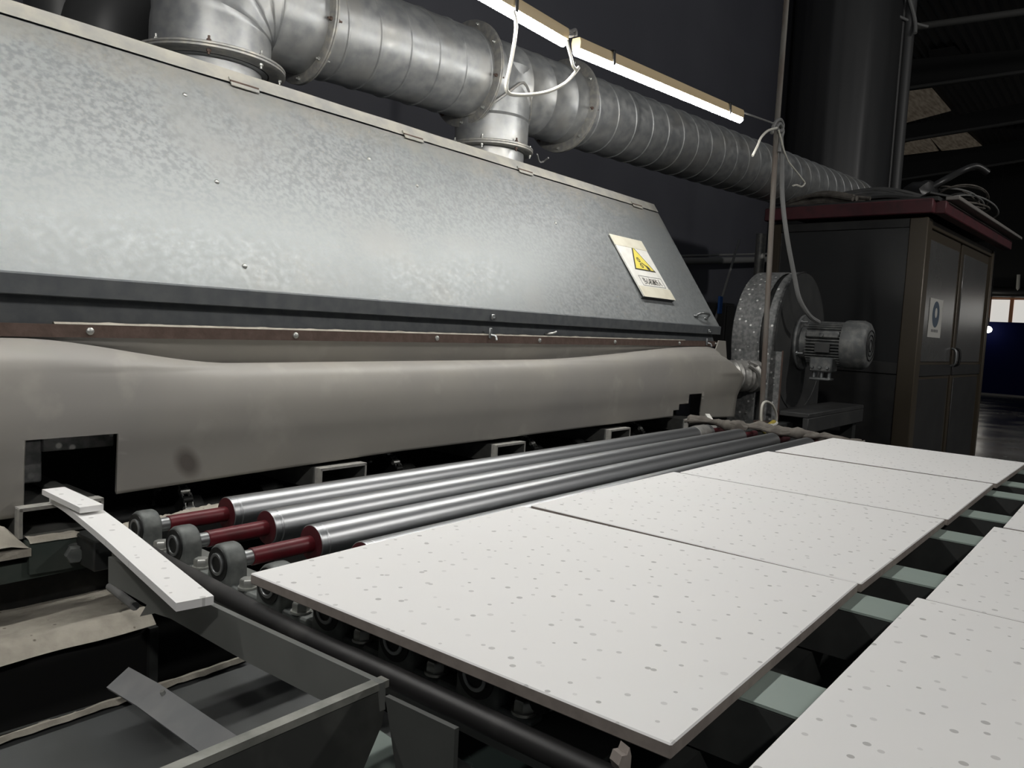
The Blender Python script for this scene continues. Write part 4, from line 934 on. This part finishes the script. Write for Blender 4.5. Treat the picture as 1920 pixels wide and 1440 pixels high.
# pale green belts that carry the tiles away from the rollers
bm_x = [.205, .56, .765, 1.113, 1.385, 1.72, 1.93, 2.22]
def make_belt(xc, label):
    t = thing('conveyor_belt', (xc, -1.2, .868), label, 'belt', 'pale green belts under the white tiles')
    R_ = .032; yA, yB, zc = -.425, -2.6, .9035; w = .084; n = 12
    loop = [(yA+R_*math.cos(-PI/2+PI*i/n), zc+R_*math.sin(-PI/2+PI*i/n)) for i in range(n+1)]+[(yB+R_*math.cos(PI/2+PI*i/n), zc+R_*math.sin(PI/2+PI*i/n)) for i in range(n+1)]
    inn = [(yA+(R_-.003)*math.cos(-PI/2+PI*i/n), zc+(R_-.003)*math.sin(-PI/2+PI*i/n)) for i in range(n+1)]+[(yB+(R_-.003)*math.cos(PI/2+PI*i/n), zc+(R_-.003)*math.sin(PI/2+PI*i/n)) for i in range(n+1)]
    b = MB(); b.bm.verts.ensure_lookup_table(); m_ = len(loop)
    V = [[b.bm.verts.new((x, y, z)) for y, z in pl_] for x, pl_ in ((xc-w/2, loop), (xc+w/2, loop), (xc+w/2, inn), (xc-w/2, inn))]
    for k_ in range(4):
        for i in range(m_): b.bm.faces.new((V[k_][i], V[k_][(i+1) % m_], V[(k_+1) % 4][(i+1) % m_], V[(k_+1) % 4][i]))
    obj('belt', b, green_belt, t)
    b = MB(); b.box((xc-.043, -2.56, .866), (xc+.043, -.47, .9315)); obj('slider_bed', b, frame_dark, t)
    b = MB(); b.cyl((xc-.045, yA, zc), (xc+.045, yA, zc), R_-.004, 20); obj('pulley', b, black_iron, t)
    return t
bl_ = ['first pale green belt seen in the gap, counted from the bottom of the picture', 'second pale green belt seen in the gap, counted from the bottom', 'third pale green belt seen in the gap, counted from the bottom', 'fourth pale green belt seen in the gap, counted from the bottom', 'fifth pale green belt seen in the gap, counted from the bottom', 'sixth pale green belt in the gap, counted from the bottom', 'second to last pale green belt in the gap towards the booth', 'furthest pale green belt in the gap towards the booth']
g0 = make_belt(bm_x[0], bl_[0])
for xc, lb in zip(bm_x[1:], bl_[1:]): dup(g0, (xc, -1.2, .868), lb)
bf = thing('belt_frame', (1.3, -1.2, 0), 'dark belt conveyor frame in the gap between the two tile rows', 'frame')
for y_ in (-.53, -1.25, -2.3): obj('rail', MB().box((.02, y_-.03, .78), (2.7, y_+.03, .862)), frame_dark, bf)
for (x_, y_) in ((.05, -.53), (2.6, -.53), (.05, -2.3), (2.6, -2.3)): obj('leg', MB().box((x_, y_-.03, 0), (x_+.06, y_+.03, .78)), frame_dark, bf)
obj('cable_tray', MB().box((.1, -.86, .62), (2.6, -.62, .66)), black_iron, bf)
b = MB(); b.cyl((.06, -.425, .9035), (2.55, -.425, .9035), .012, 14); obj('pulley_shaft', b, black_iron, bf)
# pale brace seen low between trough and leg
obj('torn_scrap', MB().prism([at(x, y, 'y', -.62) for x, y in ((1160, 1436), (1166, 1418), (1176, 1416), (1181, 1402), (1184, 1418), (1182, 1445), (1164, 1450))], (.004, .01, 0)), tile_edge, label='small torn pale scrap below the near tile corner', cat='scrap')
b = MB(); q = [at(x, y, 'z', .62) for x, y in ((705, 1364), (764, 1405), (735, 1475), (630, 1465))]; b.prism(q, (0, 0, -.03))
gb = obj('green_brace', b, green_belt, label='pale green brace low between the trough and the leg plate', cat='brace')

# ================================================================== OFFCUT STRIPS, TROUGH and left machinery
def strip(name, pts, w, th, label):
    n = len(pts); L_ = [Vector(p_) for p_ in pts]; L_ = spline(L_, 8); b = MB(); rows = []
    for i, p_ in enumerate(L_):
        d = (L_[min(i+1, len(L_)-1)]-L_[max(0, i-1)]).normalized(); s_ = d.cross(Vector((0, 0, 1))).normalized()*w/2; u = s_.cross(d).normalized()*th/2
        rows.append([b.bm.verts.new(q_) for q_ in (p_-s_-u, p_+s_-u, p_+s_+u, p_-s_+u)])
    for a_, c_ in zip(rows, rows[1:]):
        for k_ in range(4): b.bm.faces.new((a_[k_], a_[(k_+1) % 4], c_[(k_+1) % 4], c_[k_]))
    b.bm.faces.new(rows[0][::-1]); b.bm.faces.new(rows[-1])
    return obj(name, b, tile_m, label=label, cat='offcut', sharp=30)
strip('tile_offcut', [at(366, 1132, 'z', .928), at(290, 1067, 'z', .928), at(215, 1003, 'z', .928), at(150, 953, 'z', .928), at(118, 934, 'z', .925)], .046, .011, 'long off-white tile strip lying over the edge pipe at left')
strip('tile_offcut', [at(172, 954, 'z', .944), at(100, 920, 'z', .944)], .038, .010, 'short off-white tile strip on top of the long strip')

tr = thing('scrap_trough', (-.5, .1, 0), 'dark steel trough with a worn rim beside the roller frame, bottom left', 'trough')
q = at(648, 1438, 'y', -.27); q2 = at(695, 1345, 'y', -.27)
b = MB(); b.prism([(-.02, -.275, .905), (-1.3, -.275, .905), (-1.3, -.31, .3), (q.x-.08, -.31, .5), (q.x, -.288, q.z), (q2.x, -.283, q2.z)], (0, -.006, 0)); obj('near_wall', b, trough_face, tr)
b = MB(); b.prism([(-.02, -.271, .908), (-.02, -.284, .908), (-.02, -.284, .90), (-.02, -.271, .90)], (-1.28, 0, 0)); obj('rim', b, worn_rim, tr, label='worn pale rim')
b = MB(); b.prism([at(460, 1237, 'y', .37), at(0, 1378, 'y', .37), at(0, 1378, 'y', .37)+Vector((-.9, 0, 0)), at(0, 1378, 'y', .37)+Vector((-.9, 0, -.3)), at(460, 1237, 'y', .37)+Vector((0, 0, -.3))], (0, .006, 0)); obj('far_wall', b, frame_dark, tr)
a_, c_ = at(462, 1237, 'y', .37), at(0, 1378, 'y', .37)
zr = (a_.z+c_.z)/2
b = MB(); b.tube([a_+Vector((0, 0, 0)), c_, c_+Vector((-.9, 0, 0))], lambda t_: .0065+.0025*math.sin(t_*90)+.001*math.sin(t_*41), 8, smooth=False); obj('dusty_rim', MB().grid(lambda u, v: Vector((c_.x-.6+(a_.x-c_.x+.6)*u, .362+.014*v, zr+.004*(1 if 0 < v < 1 else -1)+.003*noise.noise(Vector((u*40, v, 0))))), [i/80 for i in range(81)], [0, .3, .7, 1]), dusty, tr, label='powder covered rim')
def belt_fn(u, v): return Vector((u, v, zr-.012-.085*math.sin(PI*.5*(.362-v)/.63)+.012*(1 if v < .05 else 0)))
b = MB(); b.grid(belt_fn, [-1.3, -.6, 0, .35], [-.27+.64*i/16 for i in range(17)]); obj('rubber_bed', b, dark_rubber, tr)
br = thing('bent_bracket', (-.03, .1, .66), 'grey bent flat bracket lying across the trough', 'bracket')
b = MB(); W0 = [(.325, .700), (.225, .706), (-.262, .706)]
for k_ in (0, 1):
    (y0, z0), (y1, z1) = W0[k_], W0[k_+1]
    b.prism([(-.048, y0, z0), (-.014, y0, z0+.022), (-.014, y1, z1+.022), (-.048, y1, z1)], (.003, 0, -.005))
obj('bar', b, bracket_m, br)
obj('lug', MB().cyl((-.02, .20, .722), (-.023, .20, .729), .004, 8), bolt_m, br)
lg = thing('dusty_ledge', (-.4, .7, 0), 'powder covered ledge over a black box at far left', 'ledge')
def ledge_fn(u, v):
    h = .712+.006*noise.noise(Vector((u*5, v*8, 0)))+.003*noise.noise(Vector((u*20, v*20, 3)))
    yy = .54+.26*v
    if v <= 0: return Vector((u, .535+.01*noise.noise(Vector((u*6, 0, 1))), .690+.006*noise.noise(Vector((u*5, 3, 1)))))
    return Vector((u, yy+(.012*noise.noise(Vector((u*6, 0, 1))) if v < .2 else 0), h-(.010 if v < .08 else 0)))
b = MB(); b.grid(ledge_fn, [-1.2+1.335*i/70 for i in range(71)], [0, .04, .1, .2, .4, .6, .8, 1]); obj('powder_top', b, dusty, lg, label='pale powder layer')
obj('box', MB().box((-1.2, .555, .2), (.13, .9, .69)), black_void, lg)
obj('end_post', MB().box((.128, .545, .2), (.145, .60, .68)), frame_dark, lg)
ab = thing('adjuster_block', (.0, .70, .79), 'dark green adjuster block with a hex bolt at far left', 'block')
b = MB(); b.prism([at(x, y, 'y', .66) for x, y in ((55, 1018), (150, 1004), (153, 1040), (153, 1062), (55, 1078))], (0, .03, 0)); obj('block', b, adj_green, ab)
b = MB(); b.grid(lambda u, v: at(55, 1018, 'y', .66)*(1-u)+at(150, 1004, 'y', .66)*u+Vector((0, -.004+.05*v, (.006+.003*noise.noise(Vector((u*5, v*3, 2))))*(1 if 0 < v < 1 else -.2))), [i/16 for i in range(17)], [0, .15, .5, .85, 1]); obj('powder_top', b, dusty, ab, label='pale powder on its top')
b = MB(); q = at(138, 1036, 'y', .66); b.hexa(q, (-.25, -1, 0), .017, .022); b.cyl(q+Vector((.002, .008, 0)), q+Vector((0, -.002, 0)), .019, 20); obj('bolt', b, cast, ab)
c_ = at(0, 1064, 'y', .67); d_ = at(0, 1097, 'y', .67)
b = MB(); b.prism([at(205, 1026, 'y', .67), c_, c_-Vector((1.0, 0, 0)), d_-Vector((1.0, 0, 0)), d_, at(205, 1056, 'y', .67)], (0, .03, 0))
obj('support_rail', b, adj_green, label='dark green rail under the adjuster block at far left', cat='rail')
obj('round_bar', MB().tube([at(206, 1100, 'x', .03), at(253, 1137, 'x', .0)], .007, 10), cord_grey, label='short grey round bar under the side plate end', cat='bar')
hz0 = at(30, 1032, 'y', .66).z; hx0 = at(57, 1020, 'y', .66).x
b = MB(); b.grid(lambda u, v: Vector((u, .655+.12*v, hz0+(.036+.012*noise.noise(Vector((u*14, v*5, 1)))+.007*noise.noise(Vector((u*40, v*15, 1))))*min(1, 3.5*v+.25)*min(1, max(0, (hx0-u)*30)))), [-.6+(hx0+.6)*i/70 for i in range(71)], [i/10 for i in range(11)])
b.prism([(-.6, .655, hz0-.014), (hx0, .655, hz0-.014), (hx0, .78, hz0-.014), (-.6, .78, hz0-.014)], (0, 0, .014))
obj('dust_heap', b, dusty, label='pale powder heap at the left picture edge', cat='powder', kind='stuff')

# ================================================================== HALL FILL LAMPS (unseen bulbs on cords, added to brighten skirt and frame)
for i, yy in enumerate((-3.0, -4.0)): structure('trim_%d' % (8+i), MB().box((-6, yy-.06, 7.0), (10, yy+.06, 7.2)), truss_m)  # unseen beams, added so the fill bulbs hang from something
def hall_fill_lamp(x, y, z, r, label):
    t = thing('pendant_fill_lamp', (x, y, z), label, 'lamp', 'pendant fill bulbs added over the hall')
    obj('bulb', MB().ball((x, y, z), r, sub=2), bulb, t); obj('cord', MB().cyl((x, y, z+r), (x, y, 7), .01, 6), black_plastic, t)
for (x, y, z, r) in ((4.5, -4.0, 4.2, .10), (-2.5, -3.0, 4.0, .10)): hall_fill_lamp(x, y, z, r, 'pendant fill bulb added high over the hall floor, out of frame')
